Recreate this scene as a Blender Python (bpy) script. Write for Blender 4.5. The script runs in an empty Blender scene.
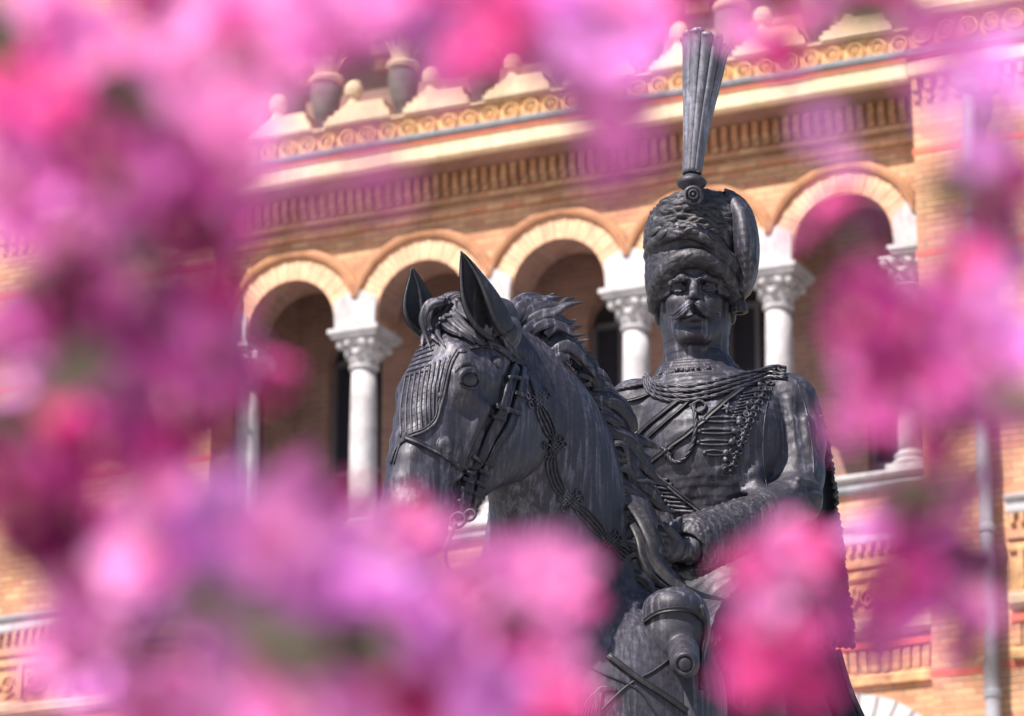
import bpy, bmesh, math, random, time
import numpy as np
from math import sin, cos, tan, pi, radians, sqrt, atan2, exp
from mathutils import Vector, Matrix
from mathutils.bvhtree import BVHTree
from mathutils import noise as mnoise

random.seed(7)
RNG = np.random.default_rng(11)
sc = bpy.context.scene
COL = sc.collection

# ------------------------------------------------------------------ camera
FPX = 3840.0
PITCH = radians(18)
CAM = np.array([0.0, 0.0, 1.6])
FW = np.array([0, cos(PITCH), sin(PITCH)])
UPV = np.array([0, -sin(PITCH), cos(PITCH)])
RT = np.array([1.0, 0, 0])
cd = bpy.data.cameras.new('camera')
cam = bpy.data.objects.new('camera', cd)
COL.objects.link(cam)
cam.location = CAM
cam.rotation_euler = (radians(90) + PITCH, 0, 0)
cd.sensor_width = 36.0
cd.lens = 36.0 * FPX / 1024.0
cd.clip_start = 0.05
cd.clip_end = 3000
cd.dof.use_dof = True
cd.dof.focus_distance = 11.05
cd.dof.aperture_fstop = 6.3
cd.dof.aperture_blades = 9
sc.camera = cam


def ray(px, py):
    return FW + RT * (px - 512) / FPX - UPV * (py - 358) / FPX


def P(px, py, Y):
    """the point of the place seen at this spot of the photograph, Y metres ahead"""
    d = ray(px, py)
    return CAM + d * (Y / d[1])


# ------------------------------------------------------------------ light
SUN_EL, SUN_AZ = radians(52), None
to_sun = np.array([-0.72, -0.69, 0.0])
to_sun /= np.linalg.norm(to_sun)
to_sun = np.array([to_sun[0] * cos(SUN_EL), to_sun[1] * cos(SUN_EL), sin(SUN_EL)])
sl = bpy.data.lights.new('sun', 'SUN')
sl.energy = 5.0
sl.angle = radians(0.53)
sl.color = (1.0, 0.93, 0.83)
so = bpy.data.objects.new('sun', sl)
COL.objects.link(so)
so.rotation_euler = Vector(to_sun).to_track_quat('Z', 'Y').to_euler()
so.location = (0, 0, 30)
w = bpy.data.worlds.new('World')
sc.world = w
w.use_nodes = True
nt = w.node_tree
bgn = nt.nodes['Background']
sky = nt.nodes.new('ShaderNodeTexSky')
sky.sky_type = 'NISHITA'
sky.sun_disc = False
sky.sun_elevation = SUN_EL
sky.sun_rotation = math.atan2(to_sun[0], to_sun[1])
nt.links.new(sky.outputs[0], bgn.inputs[0])
bgn.inputs[1].default_value = 0.075
sc.view_settings.view_transform = 'Standard'
sc.view_settings.look = 'None'
sc.view_settings.gamma = 1
sc.view_settings.exposure = 1.1
sc.render.engine = 'CYCLES'
sc.cycles.use_denoising = True
try:
    sc.cycles.denoiser = 'OPENIMAGEDENOISE'
except Exception:
    pass
sc.cycles.max_bounces = 8


# ------------------------------------------------------------------ materials
def mat(name, base=(0.5, 0.5, 0.5), rough=0.6, metal=0.0):
    m = bpy.data.materials.new(name)
    m.use_nodes = True
    b = m.node_tree.nodes['Principled BSDF']
    b.inputs['Base Color'].default_value = (*base, 1)
    b.inputs['Roughness'].default_value = rough
    b.inputs['Metallic'].default_value = metal
    return m


class NT:
    def __init__(s, m):
        s.t = m.node_tree
        s.b = m.node_tree.nodes['Principled BSDF']

    def n(s, kind, **kw):
        x = s.t.nodes.new('ShaderNode' + kind)
        for k, v in kw.items():
            if hasattr(x, k) and k not in x.inputs:
                setattr(x, k, v)
            else:
                x.inputs[k].default_value = v
        return x

    def l(s, a, b):
        s.t.links.new(a, b)

    def coord(s, scale=(1, 1, 1), which='Object', rot=(0, 0, 0)):
        tc = s.n('TexCoord')
        mp = s.n('Mapping')
        mp.inputs['Scale'].default_value = scale
        mp.inputs['Rotation'].default_value = rot
        s.l(tc.outputs[which], mp.inputs['Vector'])
        return mp.outputs[0]

    def noise(s, vec, scale, detail=4, rough=0.55, dist=0.0):
        x = s.n('TexNoise')
        x.inputs['Scale'].default_value = scale
        x.inputs['Detail'].default_value = detail
        x.inputs['Roughness'].default_value = rough
        x.inputs['Distortion'].default_value = dist
        s.l(vec, x.inputs['Vector'])
        return x.outputs['Fac']

    def ramp(s, fac, stops):
        r = s.n('ValToRGB')
        e = r.color_ramp.elements
        while len(e) < len(stops):
            e.new(0.5)
        for k, (p, c) in enumerate(stops):
            e[k].position = p
            e[k].color = (*c, 1) if len(c) == 3 else c
        s.l(fac, r.inputs[0])
        return r.outputs[0]

    def mix(s, fac, a, b, mode='MIX'):
        x = s.n('MixRGB', blend_type=mode)
        for k, v in ((0, fac), (1, a), (2, b)):
            if isinstance(v, (int, float)):
                x.inputs[k].default_value = v
            elif isinstance(v, tuple):
                x.inputs[k].default_value = (*v, 1)
            else:
                s.l(v, x.inputs[k])
        return x.outputs[0]

    def bump(s, h, strength=0.4, dist=0.01, normal=None):
        x = s.n('Bump')
        x.inputs['Strength'].default_value = strength
        x.inputs['Distance'].default_value = dist
        s.l(h, x.inputs['Height'])
        if normal is not None:
            s.l(normal, x.inputs['Normal'])
        s.l(x.outputs[0], s.b.inputs['Normal'])
        return x.outputs[0]


G3 = lambda v: (v, v, v)


def bronze(name, dark=(0.018, 0.0165, 0.025), pale=(0.27, 0.255, 0.33), streak=(0.52, 0.66), amount=0.75, fine=260.0,
           bump=0.35, hair=False):
    """old patinated bronze: near-black blue-grey with pale rain streaks that run downwards"""
    m = mat(name, dark, 0.45, 0.25)
    t = NT(m)
    v = t.coord((1, 1, 0.05 if hair else 0.07))
    st = t.noise(v, 75 if hair else 50, 5, 0.62, 0.3 if hair else 0.0)
    v2 = t.coord((1, 1, 1))
    bl = t.noise(v2, 5.0, 3, 0.5)
    pt = t.noise(v2, 60.0, 6, 0.7)
    a = t.ramp(st, [(streak[0], G3(0)), (streak[1], G3(1))])
    b = t.ramp(bl, [(0.42, G3(0.15)), (0.62, G3(1))])
    c = t.ramp(pt, [(0.40, G3(0.35)), (0.62, G3(1))])
    f = t.mix(1.0, a, b, 'MULTIPLY')
    f = t.mix(1.0, f, c, 'MULTIPLY')
    f2 = t.mix(1.0, f, G3(amount), 'MULTIPLY')
    mid = tuple(x * 1.9 for x in dark)
    basec = t.mix(t.ramp(pt, [(0.3, G3(0)), (0.7, G3(1))]), dark, mid)
    colr = t.mix(f2, basec, pale)
    t.l(colr, t.b.inputs['Base Color'])
    rr = t.ramp(pt, [(0.3, G3(0.40)), (0.75, G3(0.70))])
    t.l(rr, t.b.inputs['Roughness'])
    h = t.mix(0.5, t.noise(v2, fine, 3, 0.6), pt)
    if hair:
        h = t.mix(0.72, h, st)
        bump = 0.4
    t.bump(h, bump, 0.006 if hair else 0.004)
    return m


# ------------------------------------------------------------------ mesh helpers
def link(name, verts, faces, m, parent=None, smooth=True, mats=None, fmi=None):
    me = bpy.data.meshes.new(name)
    if isinstance(verts, np.ndarray):
        verts = verts.tolist()
    if isinstance(faces, np.ndarray):
        faces = faces.tolist()
    me.from_pydata(verts, [], faces)
    me.update()
    o = bpy.data.objects.new(name, me)
    COL.objects.link(o)
    if mats:
        for x in mats:
            me.materials.append(x)
        if fmi is not None:
            me.polygons.foreach_set('material_index', fmi)
    elif m:
        me.materials.append(m)
    if smooth:
        me.polygons.foreach_set('use_smooth', [True] * len(me.polygons))
    if parent:
        o.parent = parent
    return o


def empty(name, loc=(0, 0, 0), rz=0.0, parent=None):
    o = bpy.data.objects.new(name, None)
    COL.objects.link(o)
    o.location = loc
    o.rotation_euler = (0, 0, rz)
    if parent:
        o.parent = parent
    return o


def tag(o, label=None, cat=None, group=None, kind=None):
    if label:
        o['label'] = label
    if cat:
        o['category'] = cat
    if group:
        o['group'] = group
    if kind:
        o['kind'] = kind
    return o


class MB:
    """collects shapes and links them as one mesh"""

    def __init__(s):
        s.v = []
        s.f = []

    def add(s, v, f):
        k = len(s.v)
        s.v += [tuple(map(float, p)) for p in v]
        s.f += [tuple(i + k for i in q) for q in f]

    def box(s, x0, x1, y0, y1, z0, z1):
        v = [(x0, y0, z0), (x1, y0, z0), (x1, y1, z0), (x0, y1, z0), (x0, y0, z1), (x1, y0, z1), (x1, y1, z1), (x0, y1, z1)]
        s.add(v, [(0, 3, 2, 1), (4, 5, 6, 7), (0, 1, 5, 4), (1, 2, 6, 5), (2, 3, 7, 6), (3, 0, 4, 7)])

    def lathe(s, cx, cy, prof, n=32, squash=None):
        """prof: (radius, z) from bottom to top"""
        v = []
        f = []
        for r, z in prof:
            for k in range(n):
                a = 2 * pi * k / n
                v.append((cx + r * cos(a), cy + r * sin(a), z))
        for j in range(len(prof) - 1):
            for k in range(n):
                k2 = (k + 1) % n
                f.append((j * n + k, j * n + k2, (j + 1) * n + k2, (j + 1) * n + k))
        f.append(tuple(reversed(range(n))))
        f.append(tuple((len(prof) - 1) * n + k for k in range(n)))
        s.add(v, f)

    def prism(s, prof, x0, x1):
        """prof: closed (y, z) outline swept along x"""
        n = len(prof)
        v = [(x0, y, z) for y, z in prof] + [(x1, y, z) for y, z in prof]
        f = [(k, (k + 1) % n, n + (k + 1) % n, n + k) for k in range(n)]
        f += [tuple(reversed(range(n))), tuple(range(n, 2 * n))]
        s.add(v, f)

    def tube(s, pts, r, n=8, flat=1.0, ridges=0, rid=0.0, ref=None, twist=0.0, cap=True):
        """pts (k,3); r number or list; flat squashes the second axis; ridges give a fluted section"""
        pts = np.asarray(pts, float)
        K = len(pts)
        rr = np.full(K, r) if np.isscalar(r) else np.asarray(r, float)
        T = np.gradient(pts, axis=0)
        T /= np.linalg.norm(T, axis=1)[:, None] + 1e-12
        if ref is None:
            ref = np.array([0.13, -1.0, 0.21])
        refs = np.broadcast_to(np.asarray(ref, float), (K, 3))
        A = np.cross(T, refs)
        ln = np.linalg.norm(A, axis=1)[:, None]
        A = A / np.maximum(ln, 1e-9)
        B = np.cross(A, T)
        v = []
        f = []
        for i in range(K):
            for k in range(n):
                a = 2 * pi * k / n + twist * i
                q = rr[i] * (1 + rid * cos(ridges * 2 * pi * k / n))
                v.append(pts[i] + A[i] * cos(a) * q + B[i] * sin(a) * q * flat)
        for i in range(K - 1):
            for k in range(n):
                k2 = (k + 1) % n
                f.append((i * n + k, i * n + k2, (i + 1) * n + k2, (i + 1) * n + k))
        if cap:
            f.append(tuple(reversed(range(n))))
            f.append(tuple((K - 1) * n + k for k in range(n)))
        s.add(v, f)

    def ball(s, c, r, n=10, m=7, ax=None):
        """ellipsoid; ax: 3x3 rows of axis vectors already scaled"""
        c = np.asarray(c, float)
        if ax is None:
            ax = np.eye(3) * r
        v = [c - ax[2]]
        for j in range(1, m):
            t = pi * j / m - pi / 2
            for k in range(n):
                a = 2 * pi * k / n
                v.append(c + ax[0] * cos(t) * cos(a) + ax[1] * cos(t) * sin(a) + ax[2] * sin(t))
        v.append(c + ax[2])
        f = [(0, 1 + (k + 1) % n, 1 + k) for k in range(n)]
        for j in range(m - 2):
            for k in range(n):
                k2 = (k + 1) % n
                a = 1 + j * n
                f.append((a + k, a + k2, a + n + k2, a + n + k))
        e = len(v) - 1
        a = 1 + (m - 2) * n
        f += [(e, a + k, a + (k + 1) % n) for k in range(n)]
        s.add(v, f)

    def build(s, name, m, parent=None, smooth=False):
        return link(name, s.v, s.f, m, parent, smooth)


def cr(pts, n=8):
    """Catmull-Rom through points, n steps per span"""
    p = np.asarray(pts, float)
    p = np.vstack([2 * p[0] - p[1], p, 2 * p[-1] - p[-2]])
    out = []
    for i in range(1, len(p) - 2):
        for k in range(n):
            t = k / n
            a, b, c, d = p[i - 1], p[i], p[i + 1], p[i + 2]
            out.append(0.5 * (2 * b + (c - a) * t + (2 * a - 5 * b + 4 * c - d) * t * t + (3 * b - a - 3 * c + d) * t ** 3))
    out.append(p[-2])
    return np.array(out)


# ------------------------------------------------------------------ distance-field modelling (clay)
class Clay:
    def __init__(s, lo, hi, h):
        s.lo = np.asarray(lo, float)
        s.h = h
        s.n = np.ceil((np.asarray(hi) - s.lo) / h).astype(int) + 1
        s.F = np.full(s.n, 0.5, np.float32)

    def _box(s, lo, hi, pad):
        a = np.clip(np.floor((np.asarray(lo) - pad - s.lo) / s.h).astype(int), 0, s.n)
        b = np.clip(np.ceil((np.asarray(hi) + pad - s.lo) / s.h).astype(int) + 1, 0, s.n)
        if np.any(b <= a):
            return None
        ax = [(s.lo[k] + s.h * np.arange(a[k], b[k])).astype(np.float32) for k in range(3)]
        X = ax[0][:, None, None]
        Y = ax[1][None, :, None]
        Z = ax[2][None, None, :]
        return (slice(a[0], b[0]), slice(a[1], b[1]), slice(a[2], b[2])), X, Y, Z

    def _put(s, sl, d, k, op):
        F = s.F[sl]
        d = d.astype(np.float32)
        if op == '-':
            d = -d
            if k <= 0:
                s.F[sl] = np.maximum(F, d)
            else:
                h = np.clip(0.5 - 0.5 * (d - F) / k, 0, 1)
                s.F[sl] = d * (1 - h) + F * h + k * h * (1 - h)
        else:
            if k <= 0:
                s.F[sl] = np.minimum(F, d)
            else:
                h = np.clip(0.5 + 0.5 * (d - F) / k, 0, 1)
                s.F[sl] = d * (1 - h) + F * h - k * h * (1 - h)

    def ell(s, c, axes, k=0.02, op='+'):
        """ellipsoid, axes = three orthogonal vectors with length = radius"""
        c = np.asarray(c, float)
        A = np.asarray(axes, float)
        ext = np.sqrt((A ** 2).sum(0))
        q = s._box(c - ext, c + ext, k + 2 * s.h)
        if q is None:
            return
        sl, X, Y, Z = q
        R = np.linalg.norm(A, axis=1)
        m = 0
        g = 0
        for i in range(3):
            u = A[i] / R[i]
            t = (X - c[0]) * u[0] + (Y - c[1]) * u[1] + (Z - c[2]) * u[2]
            m = m + (t / R[i]) ** 2
            g = g + (t / R[i] ** 2) ** 2
        m = np.sqrt(m)
        d = m * (m - 1) / np.sqrt(g + 1e-9)
        s._put(sl, d, k, op)

    def cap(s, a, b, ra, rb, k=0.02, op='+'):
        """tapered capsule"""
        a = np.asarray(a, float)
        b = np.asarray(b, float)
        r = max(ra, rb)
        q = s._box(np.minimum(a, b) - r, np.maximum(a, b) + r, k + 2 * s.h)
        if q is None:
            return
        sl, X, Y, Z = q
        ab = b - a
        L2 = (ab ** 2).sum() + 1e-12
        px, py, pz = X - a[0], Y - a[1], Z - a[2]
        t = np.clip((px * ab[0] + py * ab[1] + pz * ab[2]) / L2, 0, 1)
        d = np.sqrt((px - t * ab[0]) ** 2 + (py - t * ab[1]) ** 2 + (pz - t * ab[2]) ** 2) - (ra + (rb - ra) * t)
        s._put(sl, d, k, op)

    def chain(s, pts, rs, k=0.02, op='+'):
        for i in range(len(pts) - 1):
            s.cap(pts[i], pts[i + 1], rs[i], rs[i + 1], k, op)

    def loft(s, secs, k=0.02, op='+', sub=1):
        """secs: list of (centre, A, B) with A, B half-axis vectors of the elliptical section"""
        if sub > 1:
            q = cr([np.concatenate([np.asarray(x, float) for x in t_]) for t_ in secs], sub)
            secs = [(x[:3], x[3:6], x[6:9]) for x in q]
        for (c0, A0, B0), (c1, A1, B1) in zip(secs[:-1], secs[1:]):
            c0, c1, A0, A1, B0, B1 = [np.asarray(q, float) for q in (c0, c1, A0, A1, B0, B1)]
            ext = np.maximum(np.abs(A0) + np.abs(B0), np.abs(A1) + np.abs(B1))
            q = s._box(np.minimum(c0, c1) - ext, np.maximum(c0, c1) + ext, k + 2 * s.h)
            if q is None:
                continue
            sl, X, Y, Z = q
            ab = c1 - c0
            nrm = np.cross(A0 + A1, B0 + B1)
            nrm /= np.linalg.norm(nrm)
            if nrm.dot(ab) < 0:
                nrm = -nrm
            L = ab.dot(nrm)
            px, py, pz = X - c0[0], Y - c0[1], Z - c0[2]
            ax = px * nrm[0] + py * nrm[1] + pz * nrm[2]
            t = np.clip(ax / L, 0, 1)
            over = ax - t * L
            px, py, pz = px - t * ab[0] - over * nrm[0], py - t * ab[1] - over * nrm[1], pz - t * ab[2] - over * nrm[2]
            ra = np.linalg.norm(A0) * (1 - t) + np.linalg.norm(A1) * t
            rb = np.linalg.norm(B0) * (1 - t) + np.linalg.norm(B1) * t
            Ax = [A0[i] * (1 - t) + A1[i] * t for i in range(3)]
            Bx = [B0[i] * (1 - t) + B1[i] * t for i in range(3)]
            a = (px * Ax[0] + py * Ax[1] + pz * Ax[2]) / ra ** 2
            b = (px * Bx[0] + py * Bx[1] + pz * Bx[2]) / rb ** 2
            e = np.minimum(ra, rb)
            m2 = a * a + b * b + (over / e) ** 2
            m = np.sqrt(m2)
            g = np.sqrt((a / ra) ** 2 + (b / rb) ** 2 + (over / e ** 2) ** 2) + 1e-6
            d = m * (m - 1) / g
            s._put(sl, d, k, op)

    def mesh(s):
        F = s.F
        h = s.h
        nx, ny, nz = F.shape
        S = F < 0
        cnt = np.zeros((nx - 1, ny - 1, nz - 1), np.int8)
        for dx in (0, 1):
            for dy in (0, 1):
                for dz in (0, 1):
                    cnt += S[dx:nx - 1 + dx, dy:ny - 1 + dy, dz:nz - 1 + dz]
        act = np.argwhere((cnt > 0) & (cnt < 8))
        idx = np.full(cnt.shape, -1, np.int32)
        idx[act[:, 0], act[:, 1], act[:, 2]] = np.arange(len(act))
        acc = np.zeros((len(act), 3))
        num = np.zeros(len(act))
        cs = [(x, y, z) for x in (0, 1) for y in (0, 1) for z in (0, 1)]
        val = {c: F[act[:, 0] + c[0], act[:, 1] + c[1], act[:, 2] + c[2]].astype(float) for c in cs}
        for c in cs:
            for ax in range(3):
                if c[ax] == 0:
                    d = list(c)
                    d[ax] = 1
                    a, b = val[c], val[tuple(d)]
                    m = (a < 0) != (b < 0)
                    t = np.where(m, a / np.where(m, a - b, 1), 0)
                    p = np.tile(np.array(c, float), (len(act), 1))
                    p[:, ax] += t
                    acc += p * m[:, None]
                    num += m
        V = (act + acc / num[:, None]) * h + s.lo
        faces = []
        for ax in range(3):
            o1, o2 = [(1, 2), (2, 0), (0, 1)][ax]
            lo = [slice(None)] * 3
            hi = [slice(None)] * 3
            lo[ax] = slice(0, -1)
            hi[ax] = slice(1, None)
            ch = S[tuple(lo)] != S[tuple(hi)]
            e = np.argwhere(ch)
            ok = (e[:, o1] > 0) & (e[:, o2] > 0) & (e[:, o1] < F.shape[o1] - 1) & (e[:, o2] < F.shape[o2] - 1)
            e = e[ok]
            ins = S[e[:, 0], e[:, 1], e[:, 2]]

            def g(a, b):
                q = e.copy()
                q[:, o1] -= a
                q[:, o2] -= b
                return idx[q[:, 0], q[:, 1], q[:, 2]]
            Q = np.stack([g(1, 1), g(0, 1), g(0, 0), g(1, 0)], 1)
            Q[~ins] = Q[~ins][:, ::-1]
            faces.append(Q)
        Q = np.vstack(faces)
        Q = Q[(Q >= 0).all(1)]
        return V, Q


def join_meshes(parts):
    vs = []
    fs = []
    k = 0
    for v, f in parts:
        vs.append(v)
        fs.append(np.asarray(f) + k)
        k += len(v)
    return np.vstack(vs), np.vstack(fs)


def bvh_of(*objs):
    v = []
    f = []
    for o in objs:
        k = len(v)
        mw = o.matrix_world
        v += [tuple(x.co) for x in o.data.vertices]
        f += [tuple(i + k for i in p.vertices) for p in o.data.polygons]
    return BVHTree.FromPolygons(v, f)


def drape(bvh, pts, off=0.0, n=8, closed=False):
    """lay a path given in the photograph's frame on a surface; returns points and normals"""
    p = cr(pts, n) if len(pts) > 2 else np.array([np.array(pts[0]) + (np.array(pts[1]) - np.array(pts[0])) * t for t in np.linspace(0, 1, n + 1)])
    out = []
    nr = []
    lastY = None
    for q in p:
        d = ray(*q)
        dn = Vector(d).normalized()
        hit = bvh.ray_cast(Vector(CAM), dn)
        if hit[0] is None:
            out.append(None)
            nr.append(None)
            continue
        out.append(np.array(hit[0]))
        nn = np.array(hit[1])
        if np.dot(nn, d) > 0:
            nn = -nn
        nr.append(nn)
    ok = [i for i, o in enumerate(out) if o is not None]
    if not ok:
        return None, None
    Y = np.interp(range(len(p)), ok, [out[i][1] for i in ok])
    N = np.stack([np.interp(range(len(p)), ok, [nr[i][k] for i in ok]) for k in range(3)], 1)
    for _ in range(2):
        Y[1:-1] = (Y[:-2] + 2 * Y[1:-1] + Y[2:]) / 4
        N[1:-1] = (N[:-2] + 2 * N[1:-1] + N[2:]) / 4
    N /= np.linalg.norm(N, axis=1)[:, None] + 1e-9
    W = np.array([P(q[0], q[1], y) for q, y in zip(p, Y)])
    return W + N * off, N
# ================================================================== GROUND
gm = mat('paving_stone', (0.30, 0.29, 0.27), 0.85)
t = NT(gm)
vv = t.coord((1, 1, 1))
bt = t.n('TexBrick')
t.l(vv, bt.inputs['Vector'])
bt.inputs['Scale'].default_value = 1.6
bt.inputs['Color1'].default_value = (0.32, 0.30, 0.27, 1)
bt.inputs['Color2'].default_value = (0.25, 0.24, 0.22, 1)
bt.inputs['Mortar'].default_value = (0.14, 0.13, 0.12, 1)
t.l(t.mix(0.35, bt.outputs[0], t.ramp(t.noise(vv, 3, 5), [(0.3, (0.2, 0.19, 0.17)), (0.7, (0.36, 0.34, 0.31))])), t.b.inputs['Base Color'])
g = MB()
g.add([(-1500, -1500, 0), (1500, -1500, 0), (1500, 1500, 0), (-1500, 1500, 0)], [(0, 1, 2, 3)])
tag(g.build('ground', gm), kind='structure')

# ================================================================== BUILDING (local frame: x along, y inward, z up)
TH = radians(25)


def brickmat(name, c1, c2, mortar, scale=1.0, bw=0.26, rh=0.085, rotx=True, dirt=0.35, bmp=0.5):
    m = mat(name, c1, 0.85)
    t = NT(m)
    tc = t.n('TexCoord')
    sp = t.n('SeparateXYZ')
    t.l(tc.outputs['Object'], sp.inputs[0])
    cb = t.n('CombineXYZ')
    ad = t.n('Math', operation='ADD')
    t.l(sp.outputs[0], ad.inputs[0])
    t.l(sp.outputs[1], ad.inputs[1])
    t.l(ad.outputs[0], cb.inputs[0])
    t.l(sp.outputs[2], cb.inputs[1])
    b = t.n('TexBrick')
    t.l(cb.outputs[0], b.inputs['Vector'])
    b.inputs['Scale'].default_value = 1.0
    b.inputs['Brick Width'].default_value = bw
    b.inputs['Row Height'].default_value = rh
    b.inputs['Mortar Size'].default_value = 0.010
    b.inputs['Mortar Smooth'].default_value = 0.2
    b.inputs['Bias'].default_value = -0.1
    b.inputs['Color1'].default_value = (*c1, 1)
    b.inputs['Color2'].default_value = (*c2, 1)
    b.inputs['Mortar'].default_value = (*mortar, 1)
    ns = t.noise(tc.outputs['Object'], 2.1, 5, 0.6)
    n2 = t.noise(tc.outputs['Object'], 40, 4, 0.7)
    d = t.ramp(ns, [(0.34, G3(0.50)), (0.60, G3(1.0))])
    c = t.mix(dirt * 1.6, b.outputs[0], d, 'MULTIPLY')
    c = t.mix(0.3, c, t.ramp(n2, [(0.3, G3(0.6)), (0.7, G3(1.25))]), 'MULTIPLY')
    t.l(c, t.b.inputs['Base Color'])
    inv = t.n('Math', operation='SUBTRACT')
    inv.inputs[0].default_value = 1
    t.l(b.outputs['Fac'], inv.inputs[1])
    t.bump(t.mix(0.25, inv.outputs[0], n2), bmp, 0.012)
    return m


def stone(name, c, var=0.25, rough=0.8, sc_=6.0):
    m = mat(name, c, rough)
    t = NT(m)
    v = t.coord((1, 1, 1))
    n1 = t.noise(v, sc_, 6, 0.65)
    n2 = t.noise(t.coord((1, 1, 0.15)), sc_ * 4, 4, 0.6)
    lo = tuple(x * (1 - var) for x in c)
    hi = tuple(min(1, x * (1 + var * 0.5)) for x in c)
    a = t.ramp(n1, [(0.3, lo), (0.65, hi)])
    t.l(t.mix(0.35, a, t.ramp(n2, [(0.35, G3(0.55)), (0.6, G3(1.0))]), 'MULTIPLY'), t.b.inputs['Base Color'])
    t.bump(n1, 0.3, 0.01)
    return m


M_br = brickmat('yellow_brick', (0.61, 0.33, 0.18), (0.47, 0.19, 0.10), (0.30, 0.20, 0.14))
M_hood = stone('brown_moulded_brick', (0.40, 0.19, 0.10), 0.25, 0.8, 6)
M_brR = brickmat('red_brick', (0.50, 0.13, 0.07), (0.42, 0.10, 0.055), (0.42, 0.28, 0.2))
M_brSh = brickmat('shaded_brick', (0.34, 0.18, 0.14), (0.27, 0.14, 0.11), (0.30, 0.22, 0.19))  # darker brick copy: shade of recesses and undersides put into the colour
M_terra = stone('terracotta_relief', (0.62, 0.35, 0.16), 0.5, 0.75, 9)
M_vous = stone('voussoir_brick', (0.66, 0.39, 0.25), 0.30, 0.8, 5)
M_cream = stone('cream_stone', (0.66, 0.48, 0.32), 0.18, 0.8, 3)
M_white = stone('white_limestone', (0.43, 0.405, 0.43), 0.30, 0.7, 4)
M_grey = stone('grey_zinc_moulding', (0.26, 0.26, 0.29), 0.3, 0.6, 3)
M_red = stone('red_glazed_band', (0.58, 0.10, 0.045), 0.2, 0.5, 4)
M_urn = stone('dark_urn_stone', (0.13, 0.105, 0.10), 0.35, 0.85, 5)  # urn bodies, darker than their cream crowns
M_pipe = stone('grey_zinc_pipe', (0.30, 0.29, 0.33), 0.3, 0.5, 3)
M_glass = mat('dark_window_glass', (0.025, 0.025, 0.035), 0.08)
M_frame = stone('grey_window_frame', (0.10, 0.09, 0.10), 0.2, 0.5, 3)
M_plast = stone('grey_plaster', (0.38, 0.38, 0.40), 0.2, 0.9, 2)

BLD = empty('brick_building', (0, 45, 0), -TH)
tag(BLD, 'ornate yellow brick building with arched loggia, white columns and carved friezes behind the bronze rider', 'building')

PIT = 1.865
U0 = -4.02                      # arcade bay lines: U0 + k*PIT, k = 0..5
BL = [U0 + k * PIT for k in range(6)]
EL, ER = -3.96, 5.46            # the recess between the pavilions
Z_SILL, Z_CAPT, Z_SPR = 14.15, 16.90, 17.04
R_IN, R_RG, R_HD = 0.645, 0.965, 1.06
WT = 0.50                       # arcade wall thickness
PV = 0.50                       # the pavilions stand this far out


def arcwall(mb, y0, y1, z_top, z_low):
    """wall sheet above the arches with the half-round openings cut out"""
    n = 24
    for k in range(5):
        c = (BL[k] + BL[k + 1]) / 2
        x0 = EL if k == 0 else BL[k]
        x1 = ER if k == 4 else BL[k + 1]
        top = []
        arc = []
        for j in range(n + 1):
            a = pi - pi * j / n
            ax, az = c + R_IN * cos(a), Z_SPR + R_IN * sin(a)
            arc.append((ax, az))
            top.append((max(x0, min(x1, c + (x1 - x0) * 0.52 * -cos(pi * j / n))), z_top))
        top[0] = (x0, z_top)
        top[-1] = (x1, z_top)
        for y, fl in ((y0, 0), (y1, 1)):
            v = [(p[0], y, p[1]) for p in arc] + [(p[0], y, p[1]) for p in top] + [(x0, y, z_low), (arc[0][0], y, z_low), (arc[-1][0], y, z_low), (x1, y, z_low)]
            m = n + 1
            f = [(j, j + 1, m + j + 1, m + j) for j in range(n)]
            f.append((2 * m + 1, 0, m, 2 * m))
            f.append((n, 2 * m + 2, 2 * m + 3, 2 * m - 1))
            if fl:
                f = [tuple(reversed(q)) for q in f]
            mb.add(v, f)
        full = [(arc[0][0], z_low)] + arc + [(arc[-1][0], z_low)]
        v = [(p[0], y0, p[1]) for p in full] + [(p[0], y1, p[1]) for p in full]
        m = len(full)
        mb.add(v, [(j, j + m, j + 1 + m, j + 1) for j in range(m - 1)])


# arcade wall, spandrels and shaded frieze
mb = MB()
arcwall(mb, 0.0, WT, 18.30, 16.95)
mb.box(EL, ER, 0.0, WT, 18.30, 19.6)
mb.build('arcade_wall', M_br, BLD)
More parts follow.
